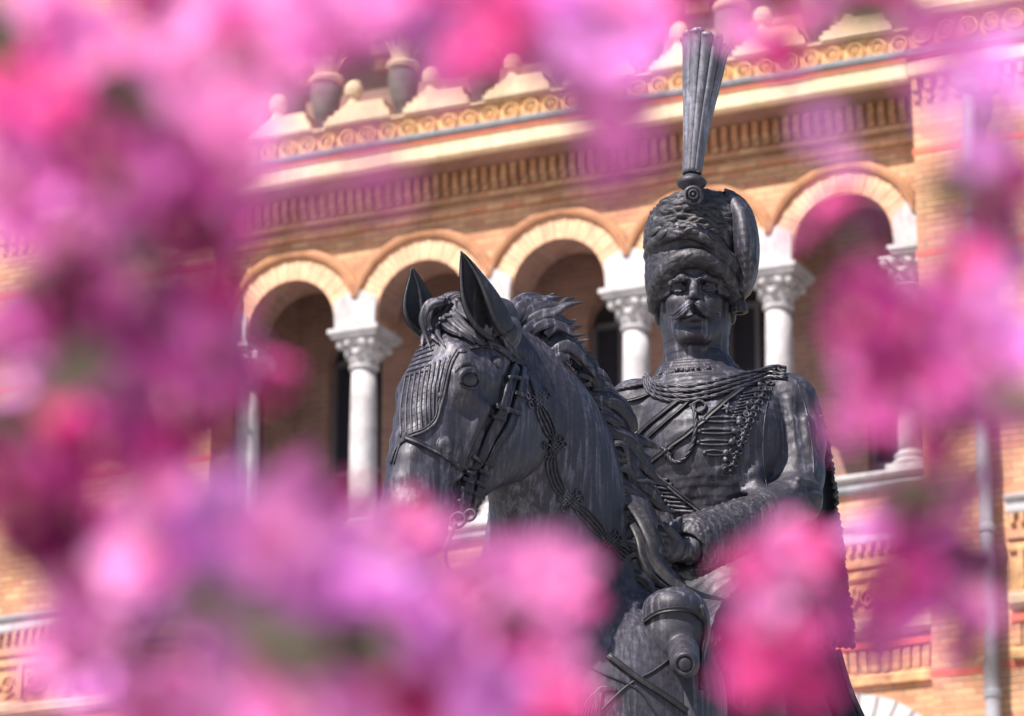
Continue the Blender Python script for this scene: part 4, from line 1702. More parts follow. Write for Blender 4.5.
# neck
rc.loft([(R(-.012, 0, -.03), SR * .068 * rl, SR * .070 * rf), (R(-.012, 0, -.11), SR * .066 * rl, SR * .064 * rf), (R(-.018, 0, -.20), SR * .070 * rl, SR * .066 * rf)], .02, sub=3)
for s in (-1, 1):
    rc.cap(R(-.01, s * .058, -.06), R(.030, s * .018, -.19), SR * .012, SR * .010, .02)
rc.ell(R(.045, 0, -.145), RA(.012, .012, .016), .012)
VH, QH = rc.mesh()

# torso and arms
W1 = 1 / 330.0
q0 = P(600, 760, 11.0)
q1 = P(850, 340, 11.0)
tc = Clay([q0[0], 10.05, q0[2]], [q1[0], 11.45, q1[2] + .03], .0060)
secs = []
for x, y, hw, dp, Y in ((701, 362, 27, .095, 11.02), (703, 380, 42, .115, 11.03), (706, 396, 68, .150, 11.03), (709, 416, 76, .180, 11.02), (710, 446, 74, .205, 11.00), (710, 480, 66, .200, 10.99),
                        (711, 515, 58, .180, 10.99), (714, 548, 56, .175, 11.0), (718, 590, 66, .195, 11.02), (722, 640, 72, .22, 11.05), (722, 700, 66, .22, 11.1)):
    secs.append((P(x, y, Y), np.array([hw * W1, 0.03 * hw * W1, 0]), np.array([0, dp, 0])))
tc.loft(secs, .004, sub=4)
# chest fullness, shoulders
tc.ell(P(712, 445, 10.93), [[.19, 0, 0], [0, .145, 0], [0, 0, .19]], .10)
for (x, y), r in (((786, 404), .092), ((636, 408), .085)):
    tc.ell(P(x, y, 11.0), [[r, 0, 0], [0, r * 1.0, 0], [0, 0, r * .95]], .05)
# his left arm: upper arm, elbow, forearm
tc.chain([P(786, 404, 11.0), P(796, 440, 10.99), P(796, 475, 10.95), P(795, 500, 10.90)], [.090, .088, .082, .076], .02)
tc.chain([P(795, 500, 10.90), P(768, 514, 10.78), P(735, 530, 10.62)], [.078, .072, .066], .02)
tc.chain([P(735, 530, 10.62), P(690, 548, 10.42)], [.060, .052], .02)
# armpit and sleeve creases
for a, b, c in (((778, 488), (798, 480), (818, 486)), ((774, 497), (795, 489), (822, 498)), ((780, 508), (800, 499), (820, 512)), ((768, 500), (780, 505), (792, 520)), ((752, 508), (765, 514), (772, 530))):
    K = [P(*a, 10.84), P(*b, 10.80), P(*c, 10.86)]
    tc.chain(K, [.006, .010, .005], .015)
for a, b in (((770, 405), (778, 470)), ((806, 420), (812, 470)), ((790, 400), (796, 460))):
    tc.cap(P(*a, 10.90), P(*b, 10.88), .008, .005, .03)
# creases of the tunic at the waist
for a, b, c in (((742, 480), (754, 474), (762, 462)), ((744, 492), (756, 488), (764, 478))):
    tc.chain([P(*a, 10.80), P(*b, 10.80), P(*c, 10.83)], [.002, .006, .002], .035)
# his right arm behind the mane
tc.chain([P(636, 408, 11.0), P(626, 450, 10.98), P(622, 500, 10.95), P(640, 540, 10.75)], [.085, .080, .072, .06], .02)
# thighs
tc.chain([P(752, 600, 10.98), P(742, 650, 10.75), P(736, 706, 10.58), P(762, 760, 10.72)], [.15, .14, .12, .10], .06)
tc.chain([P(690, 600, 11.1), P(640, 640, 11.2), P(600, 690, 11.15)], [.15, .13, .11], .06)
VT, QT = tc.mesh()
# cloth: shallow creases over sleeve and tunic
for i_ in range(1):
    nz = np.array([mnoise.noise(Vector((p[0] * 9 + p[2] * 7, p[1] * 6, p[2] * 16 - p[0] * 9))) for p in VT])
    n2 = np.array([mnoise.noise(Vector((p[0] * 26, p[1] * 20, p[2] * 40 - p[0] * 18))) for p in VT])
    VT = VT + np.array([0, -1.0, 0]) * ((.0045 * (1 - 2.2 * np.abs(nz)) + .0012 * (1 - 2 * np.abs(n2))) * (VT[:, 1] < 11.0) * (VT[:, 2] > P(700, 620, 11)[2]))[:, None]
V, Q = join_meshes([(VH, QH), (VT, QT)])
RID = sbuild('rider', V, Q, M_bz)
RB = bvh_w(RID)

# ---- hand: palm and five fingers closed on the reins
hc = Clay(P(640, 580, 10.2) * [1, 0, 1] + [0, 10.0, 0], [P(700, 580, 10.2)[0], 10.6, P(660, 505, 10.3)[2]], .0032)
hc.ell(P(664, 546, 10.33), [[.052, 0, .02], [0, .040, 0], [-.016, 0, .050]], .01)
hc.cap(P(676, 550, 10.37), P(690, 549, 10.42), .034, .040, .02)
for k in range(4):
    y = 531 + k * 7.2
    r = (.0140, .0145, .0140, .0120)[k]
    hc.chain([P(664, y + 1, 10.29), P(652, y - 1, 10.27), P(647, y + 2, 10.31), P(653, y + 3, 10.345)], [r, r, r * .92, r * .85], .004)
hc.chain([P(672, 536, 10.30), P(664, 528, 10.26), P(654, 527, 10.25)], [.018, .016, .013], .006)
V, Q = hc.mesh()
sbuild('hand', V, Q, M_bz, RID)

# ---- sleeve cuff, richly embroidered
cc = Clay(P(660, 590, 10.3) * [1, 0, 1] + [0, 10.15, 0], [P(775, 590, 10.7)[0], 10.95, P(730, 490, 10.7)[2]], .0040)
cc.loft([(P(765, 519, 10.75), [.0, .0, .074], [.03, .07, 0]), (P(738, 528, 10.64), [.0, 0, .078], [.03, .07, 0]), (P(705, 541, 10.50), [0, 0, .082], [.04, .07, 0]), (P(686, 549, 10.42), [.0, 0, .086], [.045, .07, 0])], .016, sub=3)
cc.cap(P(684, 552, 10.38), P(660, 552, 10.30), .052, .060, .006, '-')
V, Q = cc.mesh()
# embroidery: raised curls
nz = np.array([mnoise.noise(Vector(p * 62)) + .5 * mnoise.noise(Vector(p * 95)) for p in V])
nrm = V - np.array([np.interp(V[:, 0], [P(686, 549, 10.42)[0], P(765, 519, 10.75)[0]], [P(686, 549, 10.42)[k], P(765, 519, 10.75)[k]]) for k in range(3)]).T
nrm /= np.linalg.norm(nrm, axis=1)[:, None]
V = V + nrm * (np.abs(nz) * .007)[:, None]
sbuild('sleeve_cuff', V, Q, M_bzf, RID)

# ---- moustache
ms = MB()
mr = random.Random(5)
for s in (-1, 1):
    for k in range(26):
        o = mr.uniform(-1, 1)
        e = mr.uniform(.7, 1.0)
        w_ = mr.uniform(-.002, .003) + .003 * (1 - o * o)
        pts = [R(.106 + w_, s * .001, -.0445 - .003 * o), R(.110 + w_, s * .012, -.0510 - .0085 * o), R(.103 + w_, s * .025 * e, -.0590 - .0100 * o), R(.091 + w_, s * .037 * e, -.0640 - .009 * o), R(.080, s * .047 * e, -.0650 - .006 * o), R(.074, s * .055 * e, -.0610 - .004 * o)]
        lock(ms, pts, SR * .0042, n=8, flat=.9, ridges=0, rid=0, tip=.2, base=.6, sub=4)
mbuild('moustache', ms, M_bz, RID)

# ---- fur cap
fc = Clay([P(630, 300, 11)[0], 10.62, P(700, 325, 11)[2]], [P(775, 300, 11)[0], 11.45, P(700, 172, 11)[2]], .0035)
fc.loft([(R(-.02, .000, .000), SR * .099 * rl, SR * .110 * rf), (R(-.012, -.001, .05), SR * .105 * rl, SR * .115 * rf), (R(-.01, .003, .10), SR * .106 * rl, SR * .117 * rf), (R(-.01, .008, .145), SR * .110 * rl, SR * .114 * rf),
         (R(-.01, .012, .18), SR * .105 * rl, SR * .108 * rf), (R(-.01, .014, .205), SR * .084 * rl, SR * .086 * rf), (R(-.01, .015, .220), SR * .045 * rl, SR * .05 * rf)], .01, sub=3)
# opening for the face
fc.ell(R(.12, .0, -.052), RA(.10, .068, .092), .010, '-')
fc.ell(R(.03, .0, -.060), RA(.08, .076, .070), .008, '-')
# rolled edge of fur around the face
ed = [R(.010, -.084, -.022), R(.045, -.080, .012), R(.080, -.058, .040), R(.101, -.022, .057), R(.104, .012, .058), R(.092, .046, .046), R(.058, .078, .016), R(.014, .088, -.026)]
fc.chain(cr(ed, 3), [SR * .017] * 22, .012)
fc.chain(cr([R(.0, -.098, .100), R(.07, -.080, .106), R(.115, -.030, .112), R(.118, .020, .100), R(.098, .062, .072), R(.050, .098, .040), R(-.01, .110, .018)], 3), [SR * .013] * 19, .010)
V, Q = fc.mesh()
# wavy fur: displaced along the normals
cen = R(-.01, .012, .10)
nr_ = V - cen
nr_ /= np.linalg.norm(nr_, axis=1)[:, None]
dsp = np.empty(len(V))
for i, p in enumerate(V):
    q = Vector(p)
    wv = mnoise.noise_vector(q * 11) * .9
    a = mnoise.noise(Vector((q.x * 17 + wv.x, q.y * 17 + wv.y, q.z * 34 + wv.z)))
    b = mnoise.noise(Vector((q.x * 50 + wv.x * 2, q.y * 50, q.z * 80 + wv.z * 3)))
    lr = (p[0] - RO[0]) / SR
    zl = RO[2] + SR * (.112 - .02 * lr - 3.2 * max(0, lr - .01) ** 2 + .004 * sin(lr * 70))
    hi = min(1, max(0.0, (p[2] - zl) / .016))
    dsp[i] = (.0025 + .007 * hi) * (1 - 2 * abs(a)) + .0015 * (1 - 2 * abs(b)) - .003 + .001 * hi
V = V + nr_ * dsp[:, None]
CAP = sbuild('fur_cap', V, Q, M_bzf, RID)
CB = bvh_w(CAP)
# modelled fur: overlapping curled locks
fu = MB()
rr = random.Random(9)
def furlock(x, y, a, ln, w_, bend):
    p0 = np.array([x, y])
    d = np.array([cos(a), sin(a)])
    n_ = np.array([-d[1], d[0]])
    W, N = drape(CB, [p0 - d * ln / 2, p0 - d * ln * .15 + n_ * bend, p0 + d * ln * .2 + n_ * bend, p0 + d * ln / 2 - n_ * bend * .3], px(.2), 4)
    if W is None or np.ptp(W[:, 1]) > .10 or min((CB.ray_cast(Vector(CAM), Vector(ray(*q)).normalized())[0] is not None) for q in (p0 - d * (ln / 2 + 4), p0 + d * (ln / 2 + 4), p0)) < 1:
        return
    K = len(W)
    W = W + N * (np.sin(np.linspace(0, pi, K)) * px(w_ * .35))[:, None]
    W = W - N * px(w_ * .55)
    fu.tube(W, [px(w_) * 1.25 * (.25 + .75 * sin(pi * min(1, .12 + .88 * i / (K - 1))) ** .8) for i in range(K)], 12, .75, 4, .16, twist=.06, ref=N)
for row, (yy, n_) in enumerate(((200, 8), (207, 10), (214, 11), (221, 12), (228, 12), (236, 11))):
    for k in range(n_):
        x = 652 + (742 - 652) * (k + rr.uniform(.1, .9)) / n_ + (row < 1) * 4
        y = yy + (x - 695) * .12 + rr.uniform(-3, 3)
        a = .15 + (x - 695) * .012 + rr.uniform(-.45, .45)
        furlock(x, y, a, rr.uniform(12, 21), rr.uniform(2.2, 3.6), rr.uniform(-4, 4))
mbuild('fur_curl', fu, M_bzf, CAP)
# cloth bag hanging at the side of the cap
bc = Clay([P(725, 300, 11)[0], 10.7, P(700, 325, 11)[2]], [P(770, 300, 11)[0], 11.3, P(700, 190, 11)[2]], .004)
bc.loft([(R(.00, .010, .232), SR * .012 * rl + SR * .014 * hz, SR * .05 * rf), (R(.00, .060, .222), SR * .020 * rl + SR * .01 * hz, SR * .06 * rf), (R(.01, .088, .195), SR * .032 * rl, SR * .070 * rf), (R(.02, .104, .15), SR * .032 * rl, SR * .080 * rf), (R(.03, .110, .09), SR * .030 * rl, SR * .076 * rf), (R(.03, .112, .03), SR * .018 * rl, SR * .05 * rf), (R(.03, .102, .0), SR * .012 * rl, SR * .03 * rf)], .006, sub=4)
for k in range(4):
    bc.chain([R(.055 - .02 * k, .104, .19), R(.08 - .02 * k, .126, .12), R(.08 - .02 * k, .128, .05), R(.05 - .01 * k, .112, .01)], [.004, .008, .008, .004], .008)
V, Q = bc.mesh()
bag = sbuild('cap_bag', V, Q, M_bz, CAP)
tt = MB()
for k in range(9):
    a = 2 * pi * k / 9
    c = R(.03, .094, -.004)
    tt.tube(cr([c, c + np.array([.012 * cos(a), .012 * sin(a), -.02]), c + np.array([.02 * cos(a), .02 * sin(a), -.055])], 3), .009, 6)
mbuild('bag_tassel', tt, M_bzd, bag)
# cockade, knob and plume
ck = MB()
nn = np.array([-.03, -.93, -.25]); nn /= np.linalg.norm(nn)
c = P(693, 197, 10.78)
u = np.cross(nn, [0, 0, 1.0]); u /= np.linalg.norm(u)
v_ = np.cross(nn, u)
ck.ball(c, 1, 20, 12, ax=np.array([u * px(10), v_ * px(10), nn * px(5)]))
loops(ck, c - [0, .012, 0], nn, px(8.5), px(2.6), 20)
loops(ck, c - [0, .022, 0], nn, px(4.5), px(1.4), 16)
ck.ball(c - [0, .02, 0], px(2.6), 10, 8)
ck.lathe(P(692, 181, 10.80)[0], 10.82, [(px(5), P(692, 190, 10.8)[2]), (px(9), P(692, 187, 10.8)[2]), (px(15), P(692, 183, 10.8)[2]), (px(16), P(692, 180, 10.8)[2]), (px(12), P(692, 176, 10.8)[2]), (px(7), P(692, 173, 10.8)[2]), (px(8), P(692, 170, 10.8)[2])], 28)
mbuild('cockade', ck, M_bz, CAP)
pl = MB()
b0 = P(692, 176, 10.82)
for ring, (nf, rs, top) in enumerate(((12, 1.0, 1.0), (7, .55, 1.03))):
    for k in range(nf):
        a = 2 * pi * (k + .5 * ring) / nf
        d = np.array([cos(a), sin(a), 0])
        jit = rr.uniform(-.015, .02) - .05 * cos(a)
        prof = [(0.0, 12.5), (.12, 13), (.30, 15), (.50, 17.5), (.70, 21), (.88, 23.5), (.96, 25), (1.0, 27.5), (.985, 30)]
        pts = []
        for t, r in prof:
            x = 692 + 14 * t ** 1.1
            y = 174 - 131 * t * (top + jit)
            q = P(x, y, 10.82)
            pts.append(q + d * px(r - 3.5) * rs * [1, 1, 0])
        C = cr(pts, 4)
        K = len(C)
        pl.tube(C, [px(2.6 + 4.4 * min(1, (i / (K - 1)) * 1.15) ** 1.2) * (.6 if i > K - 3 else .85 if i > K - 5 else 1) for i in range(K)], 10, .55, 3, .09, ref=d)
mbuild('plume', pl, M_bzp, CAP)

# ---- collar, cords, belts, braid on the tunic
co = MB()
for k, (z, r) in enumerate(((-.152, .0735), (-.160, .0765), (-.168, .0795), (-.177, .084), (-.187, .090))):
    pts = [R(-.012 + SR * 0 + r * 1.02 * cos(a), r * sin(a), z + .012 * cos(a) * -1) for a in np.linspace(-pi * .93, pi * .93, 40)]
    co.tube(pts, SR * (.0085 + .001 * k), 8)
for k in range(40):
    a = -2.3 + 4.6 * k / 39
    p = R(-.01 + .096 * cos(a), .096 * sin(a), -.186 + rr.uniform(-.004, .004))
    co.ball(p, SR * rr.uniform(.004, .0065), 8, 6)
mbuild('collar', co, M_bz, RID)

cg = MB()
def rope(mb, pts, r, bvh=RB, off=1.0, n=6, tw=.9):
    W, N = drape(bvh, pts, px(off), n)
    if W is None:
        return
    for ph in (0, 2.09, 4.19):
        wr = []
        for i in range(len(W)):
            T = W[min(i + 1, len(W) - 1)] - W[max(i - 1, 0)]
            u = np.cross(N[i], T)
            u /= np.linalg.norm(u) + 1e-9
            wr.append(W[i] + u * px(r * .45) * cos(i * tw + ph) + N[i] * px(r * .45) * sin(i * tw + ph))
        mb.tube(wr, px(r * .62), 6)
for k, dy in enumerate((0, -4.2, -8.2, -12)):
    rope(cg, [(642 + k * 2, 382 + dy * .3), (650 + k * 2, 394 + dy * .6), (668, 401 + dy), (690, 402 + dy), (715, 397 + dy), (742, 388 + dy * .9), (768, 380 + dy * .8), (786, 379 + dy * .5)], 2.1, off=2.5 + k)
rope(cg, [(694, 407), (696, 425), (693, 445), (684, 460), (674, 461), (667, 452)], 2.4, off=2.5)
rope(cg, [(690, 407), (700, 402), (706, 407), (700, 413), (693, 409)], 1.6, off=2.5)
rope(cg, [(612, 392), (625, 389), (640, 386), (650, 384)], 1.8, off=2)
mbuild('cord', cg, M_bz, RID)

bt_ = MB()
for pts, w_, th in (([(650, 463), (672, 446), (700, 424), (724, 403), (748, 384)], 5, .007), ([(628, 446), (652, 423), (688, 394)], 5, .007), ([(640, 446), (660, 428), (690, 402)], 3, .006),
                    ([(644, 462), (664, 480), (684, 497), (704, 514)], 4, .010), ([(625, 402), (642, 398), (655, 394)], 3, .006)):
    W, N = drape(RB, pts, px(1.2), 8)
    strap(bt_, W, N, px(w_), th)
mbuild('belt', bt_, M_bzd, RID)

bd = MB()
def dball(mb, x, y, r, off=1.5, fl=.8):
    W, N = drape(RB, [(x - .5, y), (x + .5, y)], px(off), 2)
    if W is not None:
        mb.ball(W[1], px(r), 10, 7)
for (x0, x1, y) in ((705, 737, 420), (701, 732, 432), (700, 729, 443), (706, 724, 453)):
    for dy in (-1.5, 1.5):
        W, N = drape(RB, [(x0, y + dy), ((x0 + x1) / 2, y + dy * 1.6), (x1, y + dy)], px(1.3), 5)
        bd.tube(W, px(1.35), 7)
    dball(bd, x1 + 2, y, 3.8)
    dball(bd, x0 - 1, y, 2.6)
for k in range(15):
    t = k / 14
    x = np.interp(t, [0, .3, .6, 1], [768, 752, 742, 730])
    y = np.interp(t, [0, .3, .6, 1], [384, 410, 436, 470])
    for dx in (-4, 3):
        W, N = drape(RB, [(x + dx - .5, y), (x + dx + .5, y)], px(1.2), 2)
        if W is not None:
            loops(bd, W[1], N[1], px(3.0), px(1.2), 10)
    dball(bd, x, y + 1, 2.2, 2)
    if k % 3 == 0:
        dball(bd, x - 9, y + 2, 3.4)
for k in range(11):
    y = 391 + k * 3.2
    if k < 8:
        W, N = drape(RB, [(742 - k * 1.4, y + 3), (752 - k * 1.2, y + 1), (764 - k * 1.5, y)], px(1), 4)
        bd.tube(W, px(1.1), 6)
mbuild('tunic_braid', bd, M_bz, RID)
bd = MB()
for k in range(8):
    y = 478 + k * 4.6
    x = 657 + k * 3.2
    W, N = drape(RB, [(x - 6, y), (x + 3, y + 1), (x + 12 + k * .6, y + 2)], px(1.5), 4)
    if W is not None:
        bd.tube(W, px(1.7), 6)
        dball(bd, x - 6, y, 2.6)
for pts in ([(772, 388), (766, 410), (763, 440), (764, 470), (768, 492)], [(798, 384), (806, 410), (812, 445), (814, 475)]):
    W, N = drape(RB, pts, px(.1), 8)
    sm = MB()
    sm.tube(W, px(.8), 6)
    mbuild('sleeve_seam', sm, M_bz, RID)
mbuild('waist_braid', bd, M_bz, RID)

for x, y, r in ((667, 451, 9), (727, 409, 7)):
    st = MB()
    W, N = drape(RB, [(x - .5, y), (x + .5, y)], px(2.0), 2)
    c, nn = W[1], N[1]
    u = np.cross(nn, [0, 0, 1.0]); u /= np.linalg.norm(u)
    v_ = np.cross(nn, u)
    for k in range(6):
        a = 2 * pi * k / 6 + .3
        d = u * cos(a) + v_ * sin(a)
        st.tube([c, c + d * px(r * .5), c + d * px(r)], [px(2), px(1.6), px(.5)], 6)
    st.ball(c + nn * px(1), px(3), 10, 8)
    mbuild('medal_star', st, M_bz, RID)

# ---- pelisse hanging behind the arm, with a fur edge
pe = MB()
ny, nx_ = 40, 12
re_ = cr([(800, 384), (815, 402), (825, 435), (833, 480), (839, 530), (846, 580), (852, 636)], 7)
le_ = cr([(780, 384), (776, 400), (778, 440), (782, 490), (786, 540), (792, 590), (800, 646)], 7)
n1 = len(re_)
for side in (0, 1):
    v = []
    for i in range(n1):
        for j in range(nx_ + 1):
            s_ = j / nx_
            p = le_[i] * (1 - s_) + re_[i] * s_
            fold = .022 * sin(s_ * 9 + i * .05) * min(1, i / 10)
            v.append(P(p[0], p[1], 11.06 + .05 * s_ + fold + .035 * side))
    f = []
    for i in range(n1 - 1):
        for j in range(nx_):
            q = (i * (nx_ + 1) + j, (i + 1) * (nx_ + 1) + j, (i + 1) * (nx_ + 1) + j + 1, i * (nx_ + 1) + j + 1)
            f.append(q if side == 0 else tuple(reversed(q)))
    pe.add(v, f)
PEL = mbuild('pelisse', pe, M_bz, RID)
ef = MB()
for i in range(1, n1):
    for k in range(3):
        p = re_[i]
        q = re_[i - 1] + (re_[i] - re_[i - 1]) * k / 3
        ef.ball(P(q[0] + rr.uniform(-1.2, 1.5), q[1] + rr.uniform(-1, 1), 11.10 + rr.uniform(-.02, .02)), px(rr.uniform(2.2, 3.6)), 8, 6)
for k in range(60):
    t = k / 59
    x = 800 + 52 * t
    y = 646 - 8 * t
    ef.ball(P(x + rr.uniform(-1, 1), y + rr.uniform(-4, 5), 11.08 + rr.uniform(-.02, .03)), px(rr.uniform(2.5, 4.5)), 8, 6)
for k in range(46):
    x = rr.uniform(838, 853)
    y = rr.uniform(618, 646)
    ef.ball(P(x, y, 11.07 + rr.uniform(-.01, .03)), px(rr.uniform(2.5, 4.2)), 8, 6)
mbuild('fur_trim', ef, M_bzf, PEL)
sbm = MB()
sbm.tube(cr([P(818, 640, 11.15), P(828, 670, 11.15), P(840, 700, 11.15), P(856, 740, 11.15), P(884, 800, 11.2)], 6), [px(q) for q in np.interp(np.linspace(0, 1, 25), [0, 1], [15, 12])], 16, .6, 2, .05)
sc_ = mbuild('scabbard', sbm, M_bzd, RID)
sb2 = MB()
sb2.tube(cr([P(795, 640, 10.9), P(790, 670, 10.8), P(800, 700, 10.75), P(808, 740, 10.75)], 6), px(2.2), 8)
mbuild('sling_strap', sb2, M_bz, sc_)
sb2 = MB()
sb2.tube(cr([P(838, 650, 11.1), P(850, 690, 11.1), P(868, 730, 11.1)], 6), px(3.5), 8)
mbuild('sling_strap', sb2, M_bz, sc_)
# ================================================================== FLOWERING BRANCHES CLOSE TO THE CAMERA

def petalmat(name, c1, c2, tr=0.5):
    m = bpy.data.materials.new(name)
    m.use_nodes = True
    t = m.node_tree
    b = t.nodes['Principled BSDF']
    out = t.nodes['Material Output']
    x = NT(m)
    lw = x.noise(x.coord((1, 1, 1)), 70, 3, 0.5)
    col = x.ramp(lw, [(0.3, c1), (0.7, c2)])
    x.l(col, b.inputs['Base Color'])
    b.inputs['Roughness'].default_value = 0.55
    tl = x.n('BsdfTranslucent')
    x.l(col, tl.inputs['Color'])
    ms = x.n('MixShader')
    ms.inputs[0].default_value = tr
    x.l(b.outputs[0], ms.inputs[1])
    x.l(tl.outputs[0], ms.inputs[2])
    x.l(ms.outputs[0], out.inputs['Surface'])
    return m


PM = {'pale': petalmat('pale_pink_petal', (0.96, 0.34, 0.74), (0.98, 0.50, 0.88)),
      'lilac': petalmat('lilac_pink_petal', (0.93, 0.38, 0.90), (0.96, 0.52, 0.96)),
      'hot': petalmat('hot_pink_petal', (0.86, 0.08, 0.42), (0.92, 0.17, 0.60)),
      'deep': petalmat('deep_shadow_magenta_petal', (0.34, 0.02, 0.16), (0.60, 0.07, 0.38)),  # deeper blossoms, also the shadow tint: shade put into petal colour
      'mauve': petalmat('mauve_petal', (0.60, 0.12, 0.44), (0.72, 0.22, 0.60))}
M_leaf = petalmat('bronze_green_leaf', (0.09, 0.085, 0.055), (0.15, 0.12, 0.085), 0.25)
M_twig = mat('dark_bark', (0.055, 0.035, 0.035), 0.8)
M_yel = mat('stamen', (0.75, 0.55, 0.35), 0.6)


def blossom_mesh(seed, m):
    """double cherry-like blossom facing +z, radius 1"""
    r_ = random.Random(seed)
    mb = MB()
    for ring, (n, rad, tilt) in enumerate(((6, 1.0, .15), (6, .86, .50), (5, .62, .95), (4, .40, 1.3))):
        for k in range(n):
            a = 2 * pi * (k + .5 * (ring % 2)) / n + r_.uniform(-.15, .15)
            L_ = rad * r_.uniform(.9, 1.08)
            wv = .40 * rad * r_.uniform(.9, 1.15)
            tl_ = tilt + r_.uniform(-.12, .15)
            v = []
            nu, nv = 5, 4
            for i in range(nu + 1):
                t = i / nu
                w_ = wv * (sin(pi * min(.97, t * .82 + .10)) ** .75)
                for j in range(nv + 1):
                    s_ = -1 + 2 * j / nv
                    x = L_ * (t - .06 * (s_ * s_) * t - (.05 if (t > .99 and abs(s_) < .1) else 0))
                    y = w_ * s_
                    z = .22 * L_ * t * t + .10 * s_ * s_ * w_ * 2 + .035 * sin(7 * s_ + seed + k) * t
                    xr = x * cos(tl_) - z * sin(tl_) * .6
                    zr = x * sin(tl_) + z * cos(tl_)
                    v.append((xr * cos(a) - y * sin(a), xr * sin(a) + y * cos(a), zr * .9))
            f = []
            for i in range(nu):
                for j in range(nv):
                    q = i * (nv + 1) + j
                    f.append((q, q + nv + 1, q + nv + 2, q + 1))
            mb.add(v, f)
    me = bpy.data.meshes.new('blossom')
    me.from_pydata(mb.v, [], mb.f)
    me.polygons.foreach_set('use_smooth', [True] * len(me.polygons))
    me.materials.append(m)
    return me


def stamen_mesh():
    mb = MB()
    r_ = random.Random(4)
    for k in range(14):
        a = 2 * pi * k / 14
        t = r_.uniform(.1, .5)
        p = np.array([cos(a) * t * .5, sin(a) * t * .5, .55 + r_.uniform(-.1, .1)])
        mb.tube([(0, 0, .02), p * [.6, .6, .6], p], .012, 4)
        mb.ball(p, .035, 5, 4)
    me = bpy.data.meshes.new('stamens')
    me.from_pydata(mb.v, [], mb.f)
    me.materials.append(M_yel)
    return me


def leaf_mesh():
    mb = MB()
    v = []
    for i in range(9):
        t = i / 8
        w_ = .26 * sin(pi * t ** .85) ** .9
        for j in range(5):
            s_ = -1 + j / 2
            v.append((t, w_ * s_ + .01 * (i % 2) * s_, .12 * abs(s_) * w_ * 2 - .22 * t * t + .01 * (i % 2)))
    f = []
    for i in range(8):
        for j in range(4):
            q = i * 5 + j
            f.append((q, q + 5, q + 6, q + 1))
    mb.add(v, f)
    me = bpy.data.meshes.new('leaf')
    me.from_pydata(mb.v, [], mb.f)
    me.polygons.foreach_set('use_smooth', [True] * len(me.polygons))
    me.materials.append(M_leaf)
    return me


BM = {k: [blossom_mesh(i * 7 + n, m) for i in range(2)] for n, (k, m) in enumerate(PM.items())}
STM, LFM = stamen_mesh(), leaf_mesh()
FR = random.Random(21)
DK, RK = 1.5, .84


def spray(label, root, twig, flowers, leaves=(), cat='branch'):
    """one branch: a stem rising from the ground beside the view, a twig and its blossoms.
    twig: [(px, py, metres)], flowers: [(px, py, metres, radius in mm, tint)]"""
    twig = [(x, y, d * DK) for x, y, d in twig]
    flowers = [(x, y, (d if d > .76 else d + .08) * DK, r * DK * RK, t_) for x, y, d, r, t_ in flowers]
    leaves = [(x, y, d * DK, L_ * DK, a_) for x, y, d, L_, a_ in leaves]
    root = (root[0] * 1.6, root[1] * DK)
    tw = [P(x, y, d) for x, y, d in twig]
    t0 = tw[0]
    rx, ryy = root
    stem = [np.array([rx, ryy, -.02]), np.array([rx * 1.05, ryy, .5]), np.array([rx * .98, ryy + .02, 1.1])]
    if t0[2] > 1.6:
        side = np.sign(rx)
        stem.append(np.array([side * max(abs(t0[0]) + .03, .33) if abs(t0[0]) > .23 else side * .36, (t0[1] + ryy) / 2, min(t0[2] - .06, 1.72)]))
        if abs(t0[0]) < .23 and t0[2] > 1.9:
            stem.append(np.array([side * .35, t0[1], t0[2] - .01]))
            stem.append(np.array([side * .2 + t0[0] * .4, t0[1], t0[2] + .012]))
    C = cr(stem + [t0], 8)
    T = cr(tw, 8)
    o = empty('blossom_branch', (rx, ryy, 0))
    tag(o, label, cat, 'pink blossoming branches close to the camera')
    base = np.array([rx, ryy, 0.0])
    mb = MB()
    allp = np.vstack([C[:-1], T])
    K = len(allp)
    mb.tube(allp, [.0065 * (1 - .78 * i / (K - 1)) for i in range(K)], 8)
    fl_ = []
    for x, y, d, r, tint in flowers:
        c = P(x, y, d)
        j = int(np.argmin(np.linalg.norm(T - c, axis=1)))
        q = T[j]
        if np.linalg.norm(q - c) > .004:
            mid = (q + c) / 2 + np.array([0, 0, .004])
            mb.tube(cr([q, mid, c], 4), .0008, 6)
        fl_.append((c, r / 1000, tint, q))
    for x, y, d, L_, _ in leaves:
        c = P(x, y, d)
        q = T[int(np.argmin(np.linalg.norm(T - c, axis=1)))]
        mb.tube([q, (q + c) / 2, c], .0009, 6)
    link('twig', np.array(mb.v) - base, mb.f, M_twig, o)
    for n_, (c, r, tint, q) in enumerate(fl_):
        me = FR.choice(BM[tint])
        b = bpy.data.objects.new('blossom', me)
        COL.objects.link(b)
        b.parent = o
        out = c - q
        ln = np.linalg.norm(out)
        dirv = np.array([FR.uniform(-.9, .35), -1.0, FR.uniform(-.1, 1.1)])
        if ln > .004:
            dirv = dirv / np.linalg.norm(dirv) + out / ln * .35
        b.rotation_euler = Vector(dirv).to_track_quat('Z', 'Y').to_euler()
        b.location = c - base
        b.scale = (r, r, r)
        s_ = bpy.data.objects.new('stamens', STM)
        COL.objects.link(s_)
        s_.parent = b
    for x, y, d, L_, an in leaves:
        b = bpy.data.objects.new('leaf', LFM)
        COL.objects.link(b)
        b.parent = o
        b.location = P(x, y, d) - base
        b.scale = (L_ / 1000,) * 3
        b.rotation_euler = (FR.uniform(.6, 1.6), FR.uniform(-.4, .4), an)
    return o


